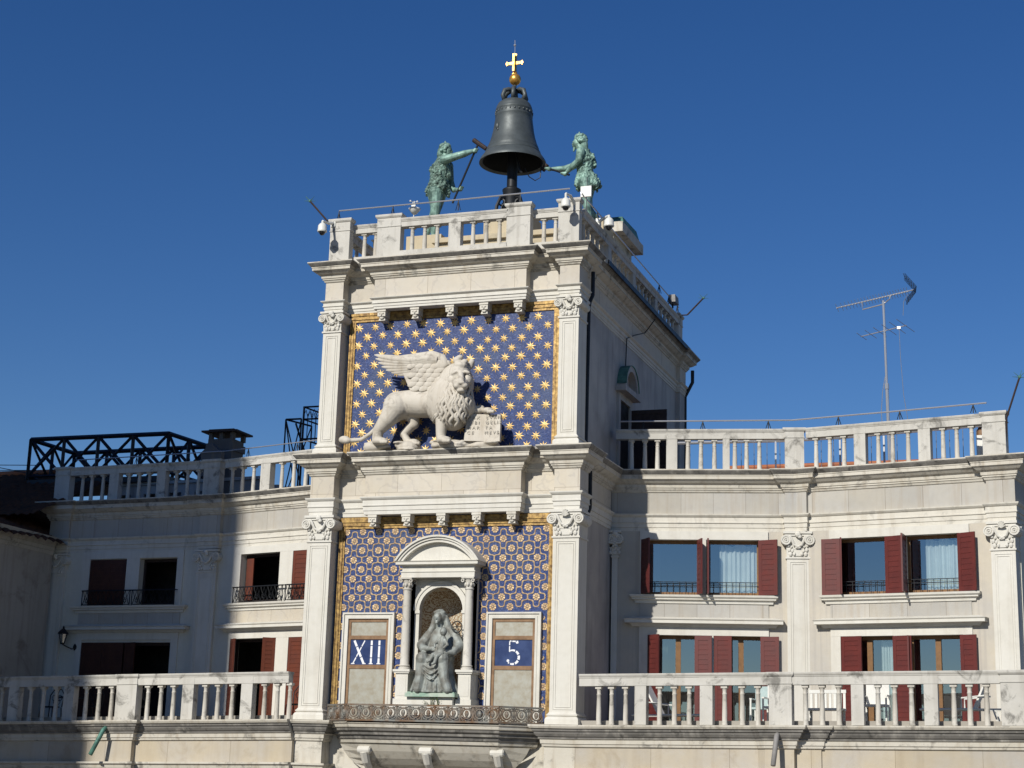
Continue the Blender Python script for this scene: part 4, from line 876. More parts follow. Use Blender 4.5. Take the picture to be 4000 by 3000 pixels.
# open book with its carved words
bf = Fr(.72, -.24, 1.68, -.2); m = MB(bf)
m.add([(0, .0, 22.24), (.5, -.03, 22.22), (.98, .0, 22.2), (.98, .13, 22.2), (.5, .1, 22.22), (0, .13, 22.24), (.02, -.14, 22.98), (.49, -.17, 22.97), (.94, -.14, 22.94), (.94, -.02, 22.94), (.49, -.06, 22.97), (.02, -.02, 22.98)],
      [(0, 1, 7, 6), (1, 2, 8, 7), (3, 4, 10, 9), (4, 5, 11, 10), (0, 5, 11, 6), (2, 3, 9, 8), (0, 1, 2, 3, 4, 5), (6, 7, 8, 9, 10, 11)])
book = m.build('book', 'relief', lion)
M['carve'] = paint("carved_letters", (0.36, 0.335, 0.285), .8)
def words(name, txt, size, origin, ax, up, parent, mat, thick=.004, align='LEFT', space=1.0):
    cu = bpy.data.curves.new(name, 'FONT'); cu.body = txt; cu.size = size; cu.extrude = thick; cu.align_x = align; cu.space_line = space
    ob = bpy.data.objects.new(name, cu); COL.objects.link(ob)
    bpy.context.view_layer.update()
    me = bpy.data.meshes.new_from_object(ob.evaluated_get(bpy.context.evaluated_depsgraph_get())); bpy.data.objects.remove(ob)
    ax, up = Vector(ax).normalized(), Vector(up).normalized(); nn = ax.cross(up)
    mt = Matrix((ax, up, nn)).transposed()
    for v in me.vertices: v.co = mt @ v.co + Vector(origin) - wloc(parent)
    me.materials.clear(); me.materials.append(M[mat]); o = bpy.data.objects.new(name, me); COL.objects.link(o); o.parent = parent
    return o
for txt, a0 in (("P A X\nT I B I\nM A R\nC E", .07), ("E V A N\nG E L I S\nT A\nM E V S", .545)):
    p0 = bf.P(a0, .003, 22.84) + Vector((0, -.012, 0)); p1 = bf.P(a0 + .4, -.015 if a0 < .3 else .015, 22.84 - .01); q = bf.P(a0, .115, 22.24) + Vector((0, -.012, 0))
    words('inscription', txt, .125, p0 + Vector((0, -.004, 0)), p1 - bf.P(a0, .0, 22.84), p0 - q, book, 'carve', space=1.16)
# ------------------------------------------------------------------ madonna and child
mad = thing('madonna_statue', 'grey green bronze seated Madonna holding her child, in the arched niche', 'statue', (.05, -.1, 15.7))
m = MB(); K = 40; rows = [(15.77, .07, -.02, .62, .44), (15.85, .07, -.02, .61, .43), (16.1, .06, -.03, .53, .42), (16.4, .07, -.06, .46, .44), (16.6, .08, -.08, .43, .44), (16.72, .1, .0, .42, .34), (16.85, .14, .1, .4, .24), (17.05, .15, .12, .4, .21), (17.22, .15, .12, .38, .19), (17.34, .13, .1, .27, .15), (17.42, .11, .06, .12, .11)]
vs = []; fs = []
for j, (z, cx, cy, rx, ry) in enumerate(rows):
    f = max(0, 1 - (z - 15.77) / .95)
    for i in range(K):
        t = 2 * PI * i / K; q = 1 + f * (.05 * math.sin(7 * t + z * 2.1) + .035 * math.sin(13 * t - z * 3.3))
        vs.append((cx + rx * q * math.cos(t), cy + ry * q * math.sin(t), z))
for j in range(len(rows) - 1): fs += [(j * K + i, j * K + (i + 1) % K, (j + 1) * K + (i + 1) % K, (j + 1) * K + i) for i in range(K)]
fs += [list(range(K)), list(range((len(rows) - 1) * K, len(rows) * K))]
m.addw(vs, fs)
for x in (-.18, .36): m.limb([(x, .05, 16.66), (x, -.4, 16.62), (x * 1.25, -.42, 16.1), (x * 1.5, -.4, 15.86)], [.17, .18, .12, .12])
for k in range(9):                             # hanging folds of the skirt
    x = -.38 + k * .1; m.limb([(x * .75 + .07, -.42 - .04 * (k % 2), 16.45), (x * 1.05 + .06 + .03 * (k % 2), -.44, 16.1), (x * 1.35 + .07, -.4 - .05 * (k % 2), 15.82)], [.022, .032, .045], 6)
for k in range(3): m.limb([(-.14, -.5, 16.5 - .1 * k), (0, -.5, 16.4 - .13 * k), (.09, -.5, 16.37 - .14 * k), (.2, -.5, 16.4 - .13 * k), (.33, -.5, 16.5 - .1 * k)], [.015, .024, .028, .024, .015], 6)
m.limb([(.1, .04, 17.36), (.1, .0, 17.55)], [.085, .08]); m.ell((.09, -.04, 17.68), (.125, .155, .17), Matrix.Rotation(.2, 3, 'X'), n=14)
m.ell((.08, -.19, 17.66), (.022, .035, .045)); m.ell((.08, -.17, 17.585), (.04, .03, .015)); m.ell((.08, -.16, 17.545), (.045, .04, .035))
for s in (-1, 1): m.ell((.08 + s * .045, -.175, 17.705), (.03, .02, .012)); m.ell((.08 + s * .045, -.165, 17.735), (.04, .025, .012))
m.limb([(-.19, .1, 17.25), (-.35, -.03, 16.98), (-.2, -.3, 16.87), (.06, -.42, 16.87)], [.15, .15, .1, .055]); m.limb([(.48, .1, 17.25), (.67, -.02, 16.96), (.6, -.25, 16.8), (.42, -.42, 16.76)], [.15, .15, .1, .06])
for (hx, hz) in ((.12, 16.87), (.38, 16.76)):
    for k in range(4): m.limb([(hx - .02, -.44, hz + .035 - .024 * k), (hx + .06 - .1 * (hx > .3), -.46, hz + .03 - .026 * k)], [.016, .013], 6)
    m.limb([(hx - .03, -.44, hz + .05), (hx + .01, -.47, hz + .08)], [.016, .013], 6)
bd = m.build('seated_figure', 'madonna', mad); remesh(bd, .0155, 2)
m = MB(); m.ell((.1, .03, 17.72), (.175, .17, .2), n=14); m.limb([(-.06, .04, 17.7), (-.1, .06, 17.45), (-.2, .06, 17.25)], [.06, .09, .11]); m.limb([(.25, .05, 17.7), (.3, .08, 17.45), (.46, .1, 17.26)], [.07, .11, .13]); m.limb([(.1, .14, 17.6), (.15, .2, 17.3)], [.15, .2])
m.limb([(-.03, -.06, 17.82), (.1, -.1, 17.87), (.23, -.05, 17.82)], [.035, .035, .035], 8)
vl = m.build('veil', 'madonna', mad); remesh(vl, .016, 2)
m = MB(); m.limb([(.36, -.38, 17.1), (.34, -.42, 16.9), (.33, -.42, 16.76)], [.095, .11, .11]); m.ell((.37, -.4, 17.3), (.095, .1, .115), n=12); m.limb([(.36, -.38, 17.12), (.37, -.39, 17.22)], [.05, .05]); m.ell((.36, -.49, 17.29), (.018, .025, .025))
m.limb([(.3, -.46, 16.76), (.17, -.56, 16.7), (.1, -.58, 16.56), (.05, -.62, 16.53)], [.07, .06, .045, .035]); m.limb([(.38, -.48, 16.74), (.28, -.58, 16.66), (.24, -.6, 16.5), (.2, -.64, 16.47)], [.07, .06, .045, .035])
m.limb([(.28, -.42, 17.08), (.18, -.5, 16.98), (.22, -.55, 16.9)], [.045, .04, .03]); m.limb([(.44, -.42, 17.08), (.52, -.48, 16.96), (.45, -.54, 16.88)], [.045, .04, .03])
ch = m.build('child', 'madonna', mad); remesh(ch, .012, 2)
m = MB(); m.torus((.6, .06, 17.45), .14, .016, n=20, m=5)
for k in range(6): m.tube([(.6, .06, 17.45), (.6 + .14 * math.cos(k * PI / 3), .06, 17.45 + .14 * math.sin(k * PI / 3))], .011, 5)
m.build('star_halo', 'iron', mad)
m = MB(); m.box(-.62, .74, .0 - .4, .42, 15.665, 15.76); m.box(-.58, .7, -.36, .38, 15.76, 15.79); m.build('plinth', 'greenstone', mad)
# ------------------------------------------------------------------ roof platform, bell, bell ringers
m = MB(); m.box(-2.2, 2.35, -8.3, -4.3, 27.471, 29.35, .02); m.box(-2.3, 2.45, -8.4, -4.2, 29.35, 29.5); m.box(-.75, .6, -5.95, -4.5, 29.5, 30.3)
for x0, x1 in ((-3.35, -2.2), (2.05, 2.95)): m.box(x0, x1, -5.8, -4.7, 27.472, 29.8)
pf = m.build('roof_platform', 'platform'); tag(pf, 'yellowed stepped stone platform under the bell on the clock tower roof', 'platform')
sb = thing('roof_slab', 'thick overhanging stone slab with green copper cap at the right roof edge', 'slab', (2.8, 7, 29.8))
m = MB(); m.box(2.2, 3.22, -8.33, -5.85, 29.83, 30.14); m.box(2.3, 2.9, -8.1, -6.0, 27.473, 29.83); m.build('slab', 'corn', sb)
m = MB(); m.add([(2.35, -6.3, 30.14), (3.15, -6.3, 30.14), (3.15, -8.25, 30.14), (2.35, -8.25, 30.14), (2.5, -6.6, 30.55), (3.0, -6.6, 30.55), (3.05, -8.1, 30.55), (2.5, -8.1, 30.55)], [(4, 5, 6, 7), (0, 1, 5, 4), (1, 2, 6, 5), (2, 3, 7, 6), (3, 0, 4, 7)]); m.build('copper_cap', 'copper', sb)
bx, by = -.13, 5.2
bell = thing('bronze_bell', 'great dark bronze bell on a black post, topped by a gilded ball and cross', 'bell', (bx, by, 30.3))
pr = [(1.035, 32.05), (1.03, 32.1), (1.0, 32.16), (.93, 32.26), (.86, 32.36), (.865, 32.38), (.86, 32.4), (.80, 32.5), (.805, 32.52), (.80, 32.54), (.74, 32.68), (.68, 32.88), (.635, 33.1), (.6, 33.35), (.575, 33.55), (.585, 33.57), (.585, 33.6), (.575, 33.62), (.57, 33.75), (.58, 33.77), (.58, 33.8), (.565, 33.82), (.55, 33.9), (.5, 34.0), (.4, 34.08), (.2, 34.12), (0, 34.12)]
m = MB(); m.lathe(bx, -by, [(.93, 32.1), (1.0, 32.06)] + pr, 40, False)
for k in range(26):
    t = 2 * PI * k / 26; m.ell((bx + .578 * math.cos(t), -by + .578 * math.sin(t), 33.69), (.025, .025, .04), n=6, local=True)
m.ell((bx - .33, -by + .56, 33.12), (.07, .05, .11), n=8, local=True); m.ell((bx - .3, -by + .58, 33.0), (.04, .04, .05), n=8, local=True)
m.build('bell_body', 'bell', bell, smooth=True, angle=45)
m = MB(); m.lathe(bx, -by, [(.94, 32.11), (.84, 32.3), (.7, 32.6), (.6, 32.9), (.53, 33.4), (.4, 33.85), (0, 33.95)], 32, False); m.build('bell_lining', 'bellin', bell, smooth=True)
m = MB(); m.lathe(bx, -by, [(0, 34.12), (.14, 34.12), (.1, 34.3), (.11, 34.45), (.05, 34.55), (.05, 34.7), (0, 34.7)], 12)
for k in range(6):
    t = 2 * PI * k / 6 + .3; c, s_ = math.cos(t), math.sin(t); m.tube([(bx + .33 * c, -by + .33 * s_, 34.08), (bx + .4 * c, -by + .4 * s_, 34.25), (bx + .34 * c, -by + .34 * s_, 34.42), (bx + .2 * c, -by + .2 * s_, 34.48), (bx + .08 * c, -by + .08 * s_, 34.46)], [.075, .07, .075, .07, .06], 8)
m.build('bell_crown', 'bell', bell, smooth=True)
m = MB(); m.lathe(bx, -by, [(0, 30.3), (.2, 30.3), (.22, 30.6), (.26, 30.62), (.275, 31.1), (.29, 31.14), (.29, 31.2), (.16, 31.28), (.15, 33.9), (0, 33.9)], 14)
for k in range(4):
    t = 2 * PI * k / 4 + .6; c, s_ = math.cos(t), math.sin(t); m.tube([(bx + .2 * c, -by + .2 * s_, 30.9), (bx + .42 * c, -by + .42 * s_, 30.85), (bx + .55 * c, -by + .55 * s_, 30.55), (bx + .6 * c, -by + .6 * s_, 30.0), (bx + .8 * c, -by + .8 * s_, 29.5)], .06, 6)
    m.torus((bx + .36 * c, -by + .36 * s_, 30.72), .1, .03, n=10, m=5)
m.tube([(bx + .2, -by + .3, 32.3), (bx + .35, -by + .35, 31.7), (bx + .42, -by + .33, 31.6)], .04, 6); m.tube([(bx + .5, -by + .3, 31.75), (bx + .62, -by + .2, 31.5), (bx + .78, -by + .1, 31.4), (bx + .92, -by + .05, 31.5), (bx + .95, -by, 32.0)], .017, 6)
m.build('bell_post', 'iron', bell, smooth=True, angle=40)
m = MB(); m.ell((bx - .0, -by, 34.84), (.185, .185, .19), n=20, local=True); m.lathe(bx, -by, [(.1, 34.98), (.06, 35.03), (.06, 35.08), (0, 35.08)], 10); m.build('gilded_ball', 'gold', bell, smooth=True)
m = MB()
cz = 35.39
def cpoly(cx, cz): return [(cx - .035, cz - .33), (cx - .07, cz - .36), (cx + .07, cz - .36), (cx + .035, cz - .33), (cx + .04, cz - .05), (cx + .2, cz - .035), (cx + .26, cz - .075), (cx + .285, cz), (cx + .26, cz + .075), (cx + .2, cz + .035), (cx + .04, cz + .05), (cx + .035, cz + .2), (cx + .075, cz + .29), (cx, cz + .32), (cx - .075, cz + .29), (cx - .035, cz + .2), (cx - .04, cz + .05), (cx - .2, cz + .035), (cx - .26, cz + .075), (cx - .285, cz), (cx - .26, cz - .075), (cx - .2, cz - .035), (cx - .04, cz - .05)]
m.prism(cpoly(bx - .03, cz), -by - .025, -by + .025)
m.prism([(bx - .06, cz - .3), (bx, cz - .3), (bx, cz + .28), (bx - .06, cz + .28)], -by - .12, -by + .12)
m.build('gilded_cross', 'gold', bell)
m = MB(); m.tube([(bx - .03, -by, 35.7), (bx - .04, -by, 36.17)], .014, 6); m.ell((bx - .04, -by, 36.0), (.045, .045, .04), n=8, local=True); m.build('lightning_spike', 'steel', bell)
def figure(name, label, parts, furs, hair, spec):
    t = thing(name, label, 'statue', spec['base'])
    m = MB()
    for pts, rr in parts: m.limb([Vector(p) for p in pts], rr, 10)
    for c, r in spec['ells']: m.ell(c, r, n=12)
    for hand, ax in spec['hands']:             # fists: fingers curled round the shaft, thumb across
        h = Vector(hand); ax = Vector(ax).normalized(); side = Vector(spec['face']); out = side.cross(ax).normalized()
        m.ell(h, (.075, .075, .075))
        for k in range(4):
            c = h + ax * (.052 - .036 * k); m.limb([c + out * .05 + side * .03, c + side * .085, c - out * .04 + side * .07, c - out * .06 + side * .01], [.024, .025, .023, .019 - .002 * (k == 3)], 6)
        m.limb([h + ax * .05 + out * .05, h + ax * .07 + side * .05, h + ax * .06 - out * .03 + side * .085], [.026, .024, .019], 6)
    b = m.build('body', 'verd', t); remesh(b, .0155, 2)
    m = MB()
    for pts, rr in furs: m.limb([Vector(p) for p in pts], rr, 12)
    rr_ = random.Random(len(label))
    for c, r, n_ in spec['tufts']:
        for k in range(n_):
            a = rr_.uniform(0, 2 * PI); q = Vector((c[0] + math.cos(a) * r[0], c[1] + math.sin(a) * r[1], c[2] + rr_.uniform(-1, 1) * r[2])); m.limb([q, q + Vector((math.cos(a) * .03, math.sin(a) * .03, -.1)), q + Vector((rr_.uniform(-.03, .03), 0, -.16))], [.05, .045, .015], 6)
    f = m.build('fur_tunic', 'verdfur' if not spec.get('light') else 'verd', t); remesh(f, .017, 0, (.06, .085))
    m = MB()
    for pts, rr in hair: m.limb([Vector(p) for p in pts], rr, 8)
    for c, r, n_ in spec['curls']:
        for k in range(n_):
            a = rr_.uniform(0, 2 * PI); e = rr_.uniform(-.6, 1); q = Vector((c[0] + math.cos(a) * r * math.cos(e), c[1] + math.sin(a) * r * math.cos(e), c[2] + r * 1.1 * math.sin(e)))
            m.ell(q, (.062, .055, .055), n=7)
    h = m.build('hair', 'verd', t); remesh(h, .013, 0)
    return t
Y = 5.2
figure('bell_ringer_statue', 'green bronze bearded bell ringer left of the bell, hammer arm stretched out', [
    ([(-2.62, 5.1, 31.3), (-2.58, 5.06, 30.85), (-2.6, 5.1, 30.5), (-2.63, 5.12, 29.95)], [.26, .165, .15, .085]), ([(-2.63, 5.12, 29.9), (-2.42, 5.08, 29.86)], [.085, .06]),
    ([(-2.6, 5.35, 31.3), (-2.72, 5.38, 30.75), (-2.85, 5.4, 30.4), (-3.05, 5.42, 29.95)], [.24, .16, .13, .085]), ([(-3.05, 5.42, 29.9), (-2.85, 5.4, 29.86)], [.085, .06]),
    ([(-2.58, 5.2, 31.4), (-2.52, 5.2, 31.75), (-2.46, 5.2, 32.08), (-2.43, 5.2, 32.32)], [.27, .27, .3, .22]), ([(-2.42, 5.2, 32.36), (-2.36, 5.2, 32.55)], [.13, .12]),
    ([(-2.3, 4.95, 32.3), (-1.86, 4.88, 32.36), (-1.62, 4.92, 32.43), (-1.4, 5.0, 32.52)], [.15, .12, .11, .07]), ([(-2.34, 5.47, 32.3), (-2.3, 5.55, 31.8), (-2.15, 5.45, 31.48), (-1.88, 5.22, 31.38)], [.14, .11, .09, .06])],
    [([(-2.58, 5.2, 31.5), (-2.54, 5.2, 31.8), (-2.49, 5.2, 32.1), (-2.46, 5.2, 32.32)], [.3, .29, .31, .22]), ([(-2.72, 5.0, 31.55), (-2.88, 4.98, 31.33)], [.1, .05]), ([(-2.8, 5.25, 31.5), (-2.96, 5.25, 31.32)], [.1, .05]), ([(-2.3, 5.25, 31.5), (-2.24, 5.25, 31.22)], [.12, .06]), ([(-2.36, 5.05, 31.5), (-2.32, 5.0, 31.38)], [.1, .05])],
    [([(-2.33, 5.2, 32.82), (-2.45, 5.2, 32.78), (-2.53, 5.2, 32.6), (-2.56, 5.2, 32.45)], [.15, .16, .13, .08]), ([(-2.2, 5.2, 32.55), (-2.17, 5.2, 32.45)], [.06, .035]), ([(-2.38, 5.2, 32.93), (-2.39, 5.2, 33.01)], [.05, .03])],
    dict(base=(-2.7, 5.2, 29.8), face=(1, 0, 0), ells=[((-2.31, 5.2, 32.68), (.155, .135, .2)), ((-2.155, 5.2, 32.66), (.04, .03, .045)), ((-2.17, 5.2, 32.575), (.04, .05, .02)), ((-2.18, 5.14, 32.71), (.03, .03, .018)), ((-2.18, 5.26, 32.71), (.03, .03, .018)), ((-2.33, 5.06, 32.66), (.03, .02, .045)), ((-2.33, 5.34, 32.66), (.03, .02, .045))],
         hands=[((-1.33, 5.02, 32.53), (.4, .1, .9)), ((-1.82, 5.15, 31.38), (.4, .1, .9))], tufts=[((-2.56, 5.2, 31.62), (.27, .24, .1), 26), ((-2.5, 5.2, 32.0), (.3, .26, .2), 22)], curls=[((-2.4, 5.2, 32.74), .17, 34)]))
figure('bell_ringer_statue', 'pale green bronze bell ringer right of the bell, gripping a low hammer with both hands', [
    ([(2.26, 5.02, 31.15), (2.34, 4.98, 30.85), (2.32, 5.0, 30.5), (2.42, 5.02, 30.0)], [.22, .16, .13, .085]), ([(2.42, 5.02, 29.92), (2.22, 4.98, 29.86)], [.085, .06]),
    ([(2.28, 5.34, 31.15), (2.25, 5.36, 30.75), (2.3, 5.38, 30.4), (2.62, 5.4, 30.0)], [.22, .15, .125, .085]), ([(2.62, 5.4, 29.92), (2.42, 5.38, 29.86)], [.085, .06]),
    ([(2.24, 5.2, 31.3), (2.2, 5.2, 31.55), (2.17, 5.2, 31.9), (2.12, 5.2, 32.15)], [.25, .235, .28, .22]), ([(2.1, 5.2, 32.22), (2.0, 5.2, 32.42)], [.13, .12]),
    ([(2.14, 4.92, 32.12), (2.13, 4.85, 31.84), (1.9, 4.92, 31.68), (1.7, 5.02, 31.56)], [.145, .105, .1, .065]), ([(2.04, 5.46, 32.08), (1.72, 5.45, 31.88), (1.5, 5.38, 31.8), (1.15, 5.25, 31.78)], [.145, .11, .1, .065])],
    [([(2.22, 5.2, 31.4), (2.2, 5.2, 31.65), (2.2, 5.2, 31.95), (2.17, 5.2, 32.15)], [.265, .245, .28, .2]), ([(2.35, 5.1, 31.4), (2.5, 5.08, 31.22), (2.6, 5.06, 31.1)], [.15, .14, .09]), ([(2.36, 5.3, 31.4), (2.5, 5.3, 31.2), (2.62, 5.3, 31.1)], [.15, .14, .09]), ([(2.1, 5.05, 31.38), (2.02, 5.0, 31.1)], [.13, .09]), ([(2.1, 5.3, 31.38), (1.98, 5.3, 31.08)], [.13, .09]), ([(2.25, 4.98, 31.35), (2.28, 4.95, 31.15)], [.1, .08])],
    [([(1.98, 5.2, 32.68), (2.1, 5.2, 32.62), (2.17, 5.2, 32.42), (2.22, 5.2, 32.28)], [.15, .15, .12, .07]), ([(1.86, 5.2, 32.38), (1.83, 5.2, 32.28)], [.055, .03]), ([(2.0, 5.2, 32.78), (2.0, 5.2, 32.86)], [.05, .03])],
    dict(base=(2.4, 5.2, 29.8), face=(-1, 0, 0), light=True, ells=[((1.95, 5.2, 32.52), (.15, .135, .19)), ((1.8, 5.2, 32.5), (.04, .03, .045)), ((1.81, 5.2, 32.42), (.04, .05, .02)), ((1.82, 5.14, 32.55), (.03, .03, .018)), ((1.82, 5.26, 32.55), (.03, .03, .018))],
         hands=[((1.62, 5.04, 31.5), (-.9, .15, .4)), ((1.06, 5.2, 31.77), (-.9, .15, .4))], tufts=[((2.26, 5.2, 31.38), (.27, .26, .1), 24), ((2.46, 5.18, 31.2), (.16, .2, .1), 16), ((2.3, 5.2, 31.95), (.2, .24, .15), 12)], curls=[((2.05, 5.2, 32.6), .17, 36)]))
def hammer(label, a, b, h0, h1):
    t = thing('bell_hammer', label, 'hammer', a); m = MB(); m.tube([Vector(a), Vector(b)], .033, 8, local=False); m.build('shaft', 'iron', t)
    m = MB(); m.tube([Vector(h0), Vector(h0).lerp(Vector(h1), .05), Vector(h0).lerp(Vector(h1), .95), Vector(h1)], [.05, .075, .07, .05], 10, local=False); m.build('head', 'oldwood', t)
hammer('black bell hammer raised upright in the left bell ringer hands', (-2.04, 5.13, 30.92), (-1.22, 5.05, 32.78), (-1.4, 5.05, 32.92), (-.96, 5.1, 32.58))
hammer('black bell hammer held low by the right bell ringer', (1.76, 5.02, 31.45), (.92, 5.24, 31.85), (.98, 5.25, 31.95), (.83, 5.25, 31.75))
# ------------------------------------------------------------------ things on the roofs
def dome_camera(label, wall, c, r=.125, hang=.3, colour='whitep'):
    t = thing('dome_camera', label, 'security camera', c); x, y, z = c; m = MB()
    m.lathe(x, -y, [(0, z - .02), (r * .98, z - .02), (r * 1.08, z), (r * 1.05, z + .03), (r, z + .05), (r * .95, z + .16), (r * .6, z + .22), (r * .25, z + .25), (.035, z + .27), (.035, z + hang), (0, z + hang)], 16)
    m.build('housing', colour, t, smooth=True, angle=40)
    m = MB(); m.ell((x, -y, z - .02), (r * .72, r * .72, r * .8), n=14, local=True); m.build('lens_dome', 'lens', t, smooth=True)
    m = MB(); m.tube([(x, -y, z + hang), (x + (wall[0] - x) * .5, -(y + (wall[1] - y) * .5), z + hang + .02), (wall[0], -wall[1], wall[2])], [.032, .04, .05], 8); m.box(wall[0] - .07, wall[0] + .07, -wall[1] - .03, -wall[1] + .04, wall[2] - .12, wall[2] + .1); m.build('arm', 'ochre' if colour == 'pvc' else 'whitep', t)
dome_camera('white dome camera on the left front corner pier of the tower roof', (-3.55, .0, 28.7), (-3.62, -.55, 28.28))
dome_camera('white dome camera hanging at the front right corner pier of the tower roof', (3.5, .05, 28.62), (3.4, -.45, 28.42), hang=.36)
dome_camera('cream dome camera hung out over the right side of the tower roof', (3.62, 1.9, 28.75), (4.05, 1.45, 28.45), r=.135)
t = thing('bullet_camera', 'small white bullet camera behind the left front balusters of the tower roof', 'security camera', (-2.55, .9, 28.2)); m = MB(); m.box(-2.68, -2.5, -1.25, -.8, 28.2, 28.34); m.box(-2.71, -2.47, -1.3, -.72, 28.34, 28.37); m.tube([(-2.58, -1.0, 28.2), (-2.58, -1.0, 27.48)], .03, 6); m.build('housing', 'whitep', t); m = MB(); m.tube([(-2.59, -.8, 28.27), (-2.59, -.79, 28.27)], .055, 10); m.build('lens', 'lens', t)
t = thing('weather_station', 'small white weather station with cups on a mast behind the tower balustrade', 'weather station', (-1.32, .45, 28.6)); m = MB(); m.tube([(-1.32, -.45, 28.5), (-1.32, -.45, 29.3)], .014, 6); m.build('mast', 'whitep', t)
m = MB(); m.lathe(-1.3, -.45, [(0, 28.92), (.06, 28.92), (.15, 29.03), (.17, 29.08), (.0, 29.1)], 14); m.build('rain_gauge', 'whitep', t, smooth=True)
m = MB()
for k in range(3):
    a = 2.1 * k; m.tube([(-1.34, -.45, 29.28), (-1.34 + .1 * math.cos(a), -.45 + .1 * math.sin(a), 29.28)], .008, 4); m.ell((-1.34 + .11 * math.cos(a), -.45 + .11 * math.sin(a), 29.28), (.03, .03, .03), n=6, local=True)
m.box(-1.4, -1.28, -.46, -.44, 29.15, 29.22); m.build('anemometer', 'whitep', t)
def rail_bar(label, pts, posts, h=.3, r=.02):
    t = thing('safety_rail', label, 'safety rail', pts[0]); m = MB(); m.tube(pts, r, 6, local=False); m.build('bar', 'steel', t)
    for p in posts:
        m = MB(); q = Vector(p); m.tube([q, q - Vector((0, 0, h))], .016, 5, local=False); m.tube([q + Vector((0, 0, -.02)), q + Vector((.07, .0, -h))], .01, 4, local=False); m.tube([q + Vector((0, 0, -.02)), q + Vector((-.07, .0, -h))], .01, 4, local=False); m.build('post', 'iron', t)
rail_bar('thin steel bar above the front balustrade of the tower roof', [(-3.5, .2, 29.12), (0, .2, 29.13), (3.3, .2, 29.16)], [(-3.5, .2, 29.1), (-1.85, .2, 29.11), (.1, .2, 29.12), (1.9, .2, 29.13)])
rail_bar('thin dark bar above the right side balustrade of the tower roof', [(3.5, .6, 29.16), (3.5, 6, 29.13), (3.5, 12, 29.12)], [(3.5, 2.2, 29.14), (3.5, 9.3, 29.12), (3.5, 10.6, 29.12), (3.5, 11.8, 29.12)])
wl = lambda fr, a, o, z: tuple(fr.P(a, o, z))
rail_bar('steel bar on short black posts above the right wing balustrade', [wl(A, .1, -.1, 23.5), wl(A, 4.85, -.1, 23.52), wl(B, 2.6, -.1, 23.53), wl(B, 5.2, -.1, 23.55)], [wl(A, .75, -.1, 23.5), wl(A, 2.4, -.1, 23.51), wl(A, 4.2, -.1, 23.52), wl(B, 1.2, -.1, 23.53), wl(B, 2.9, -.1, 23.54), wl(B, 4.85, -.1, 23.55)], .24, .022)
rail_bar('steel bar above the left wing balustrade', [wl(C_, 1.0, -.1, 23.52), wl(C_, 6.8, -.1, 23.55), wl(D, 3.2, -.1, 23.55), wl(D, 5.8, -.1, 23.55)], [wl(C_, 1.4, -.1, 23.53), wl(C_, 3.4, -.1, 23.54), wl(C_, 5.4, -.1, 23.55), wl(D, .9, -.1, 23.55), wl(D, 3.0, -.1, 23.55)], .26, .018)
def rod(label, a, b, base=None):
    t = thing('lightning_rod', label, 'lightning rod', a); m = MB(); a, b = Vector(a), Vector(b); m.tube([a, b], .028, 6, local=False)
    if base: m.tube([Vector(base), a], .022, 6, local=False)
    m.build('pole', 'oldwood', t); m = MB(); d = (b - a).normalized(); m.ell(b, (.045, .045, .045), n=7)
    for v in ((d.x, d.y, d.z), (.7, 0, .7), (-.7, 0, .7), (0, .8, .5), (.9, 0, -.1), (-.9, 0, .1)): m.tube([b, b + Vector(v) * .2], [.012, .004], 4, local=False)
    m.build('spiked_tip', 'copper', t)
rod('slanted lightning rod with spiked tip at the left front corner of the tower roof', (-3.72, -.05, 28.75), (-4.28, -.1, 29.38), (-3.55, .1, 28.72))
rod('slanted lightning rod at the rear right corner of the tower roof', (3.75, 12.2, 28.9), (4.3, 12.2, 29.45), (3.5, 12.2, 28.9))
rod('dark lightning rod at the far right end of the right wing', (14.16, 3.5, 23.1), (14.52, 3.5, 24.15), (14.1, 3.6, 22.2))
# floodlight box, flat aerial panel
t = thing('flat_aerial', 'small white square aerial panel on a thin mast at the tower roof corner', 'aerial', (3.6, .8, 28.8)); m = MB(); m.tube([(3.58, -.86, 28.5), (3.58, -.86, 29.7)], .012, 5); m.build('mast', 'iron', t); m = MB(); m.box(3.42, 3.72, -.86, -.8, 29.12, 29.42); m.build('panel', 'whitep', t)
t = thing('floodlight', 'grey floodlight box on the right side balustrade of the tower roof', 'floodlight', (3.55, 10.9, 28.9)); m = MB(); m.box(3.45, 3.7, -11.2, -10.7, 28.95, 29.2, .02); m.build('case', 'pvc', t); m = MB(); m.tube([(3.55, -10.95, 28.8), (3.55, -10.95, 28.96)], .03, 6); m.build('bracket', 'iron', t)
# tv antenna
an = thing('tv_antenna', 'tall television antenna with two booms above the right wing roof', 'antenna', (10.6, 9, 22.1))
m = MB(); m.tube([(10.62, -9, 22.1), (10.58, -9, 25.4)], .05, 8); m.tube([(10.58, -9, 25.3), (10.54, -9, 28.03)], .038, 8); m.tube([(10.58, -9, 25.28), (10.58, -9, 25.45)], .065, 8); m.build('mast', 'steel', an)
m = MB(); a, b = Vector((9.11, -9.3, 27.98)), Vector((11.47, -8.7, 28.22)); m.tube([a, b], .02, 6)
for k in range(24):
    t = (k / 23) ** .85; p = a.lerp(b, t * .92); m.tube([(p.x - .03, p.y + .13, p.z + .09), (p.x + .03, p.y - .13, p.z - .09)], .007, 4); m.ell((p.x, p.y, p.z - .005), (.03, .03, .03), n=5, local=True)
m.build('long_boom', 'steel', an)
m = MB(); p1, p2 = a.lerp(b, .33), a.lerp(b, .7); c = Vector((10.54, -9, 27.92)); m.tube([p1, (p1.x + .02, p1.y, c.z - .1), c, (p2.x - .02, p2.y, c.z + .12), p2], .02, 6); m.build('yoke', 'steel', an)
m = MB()
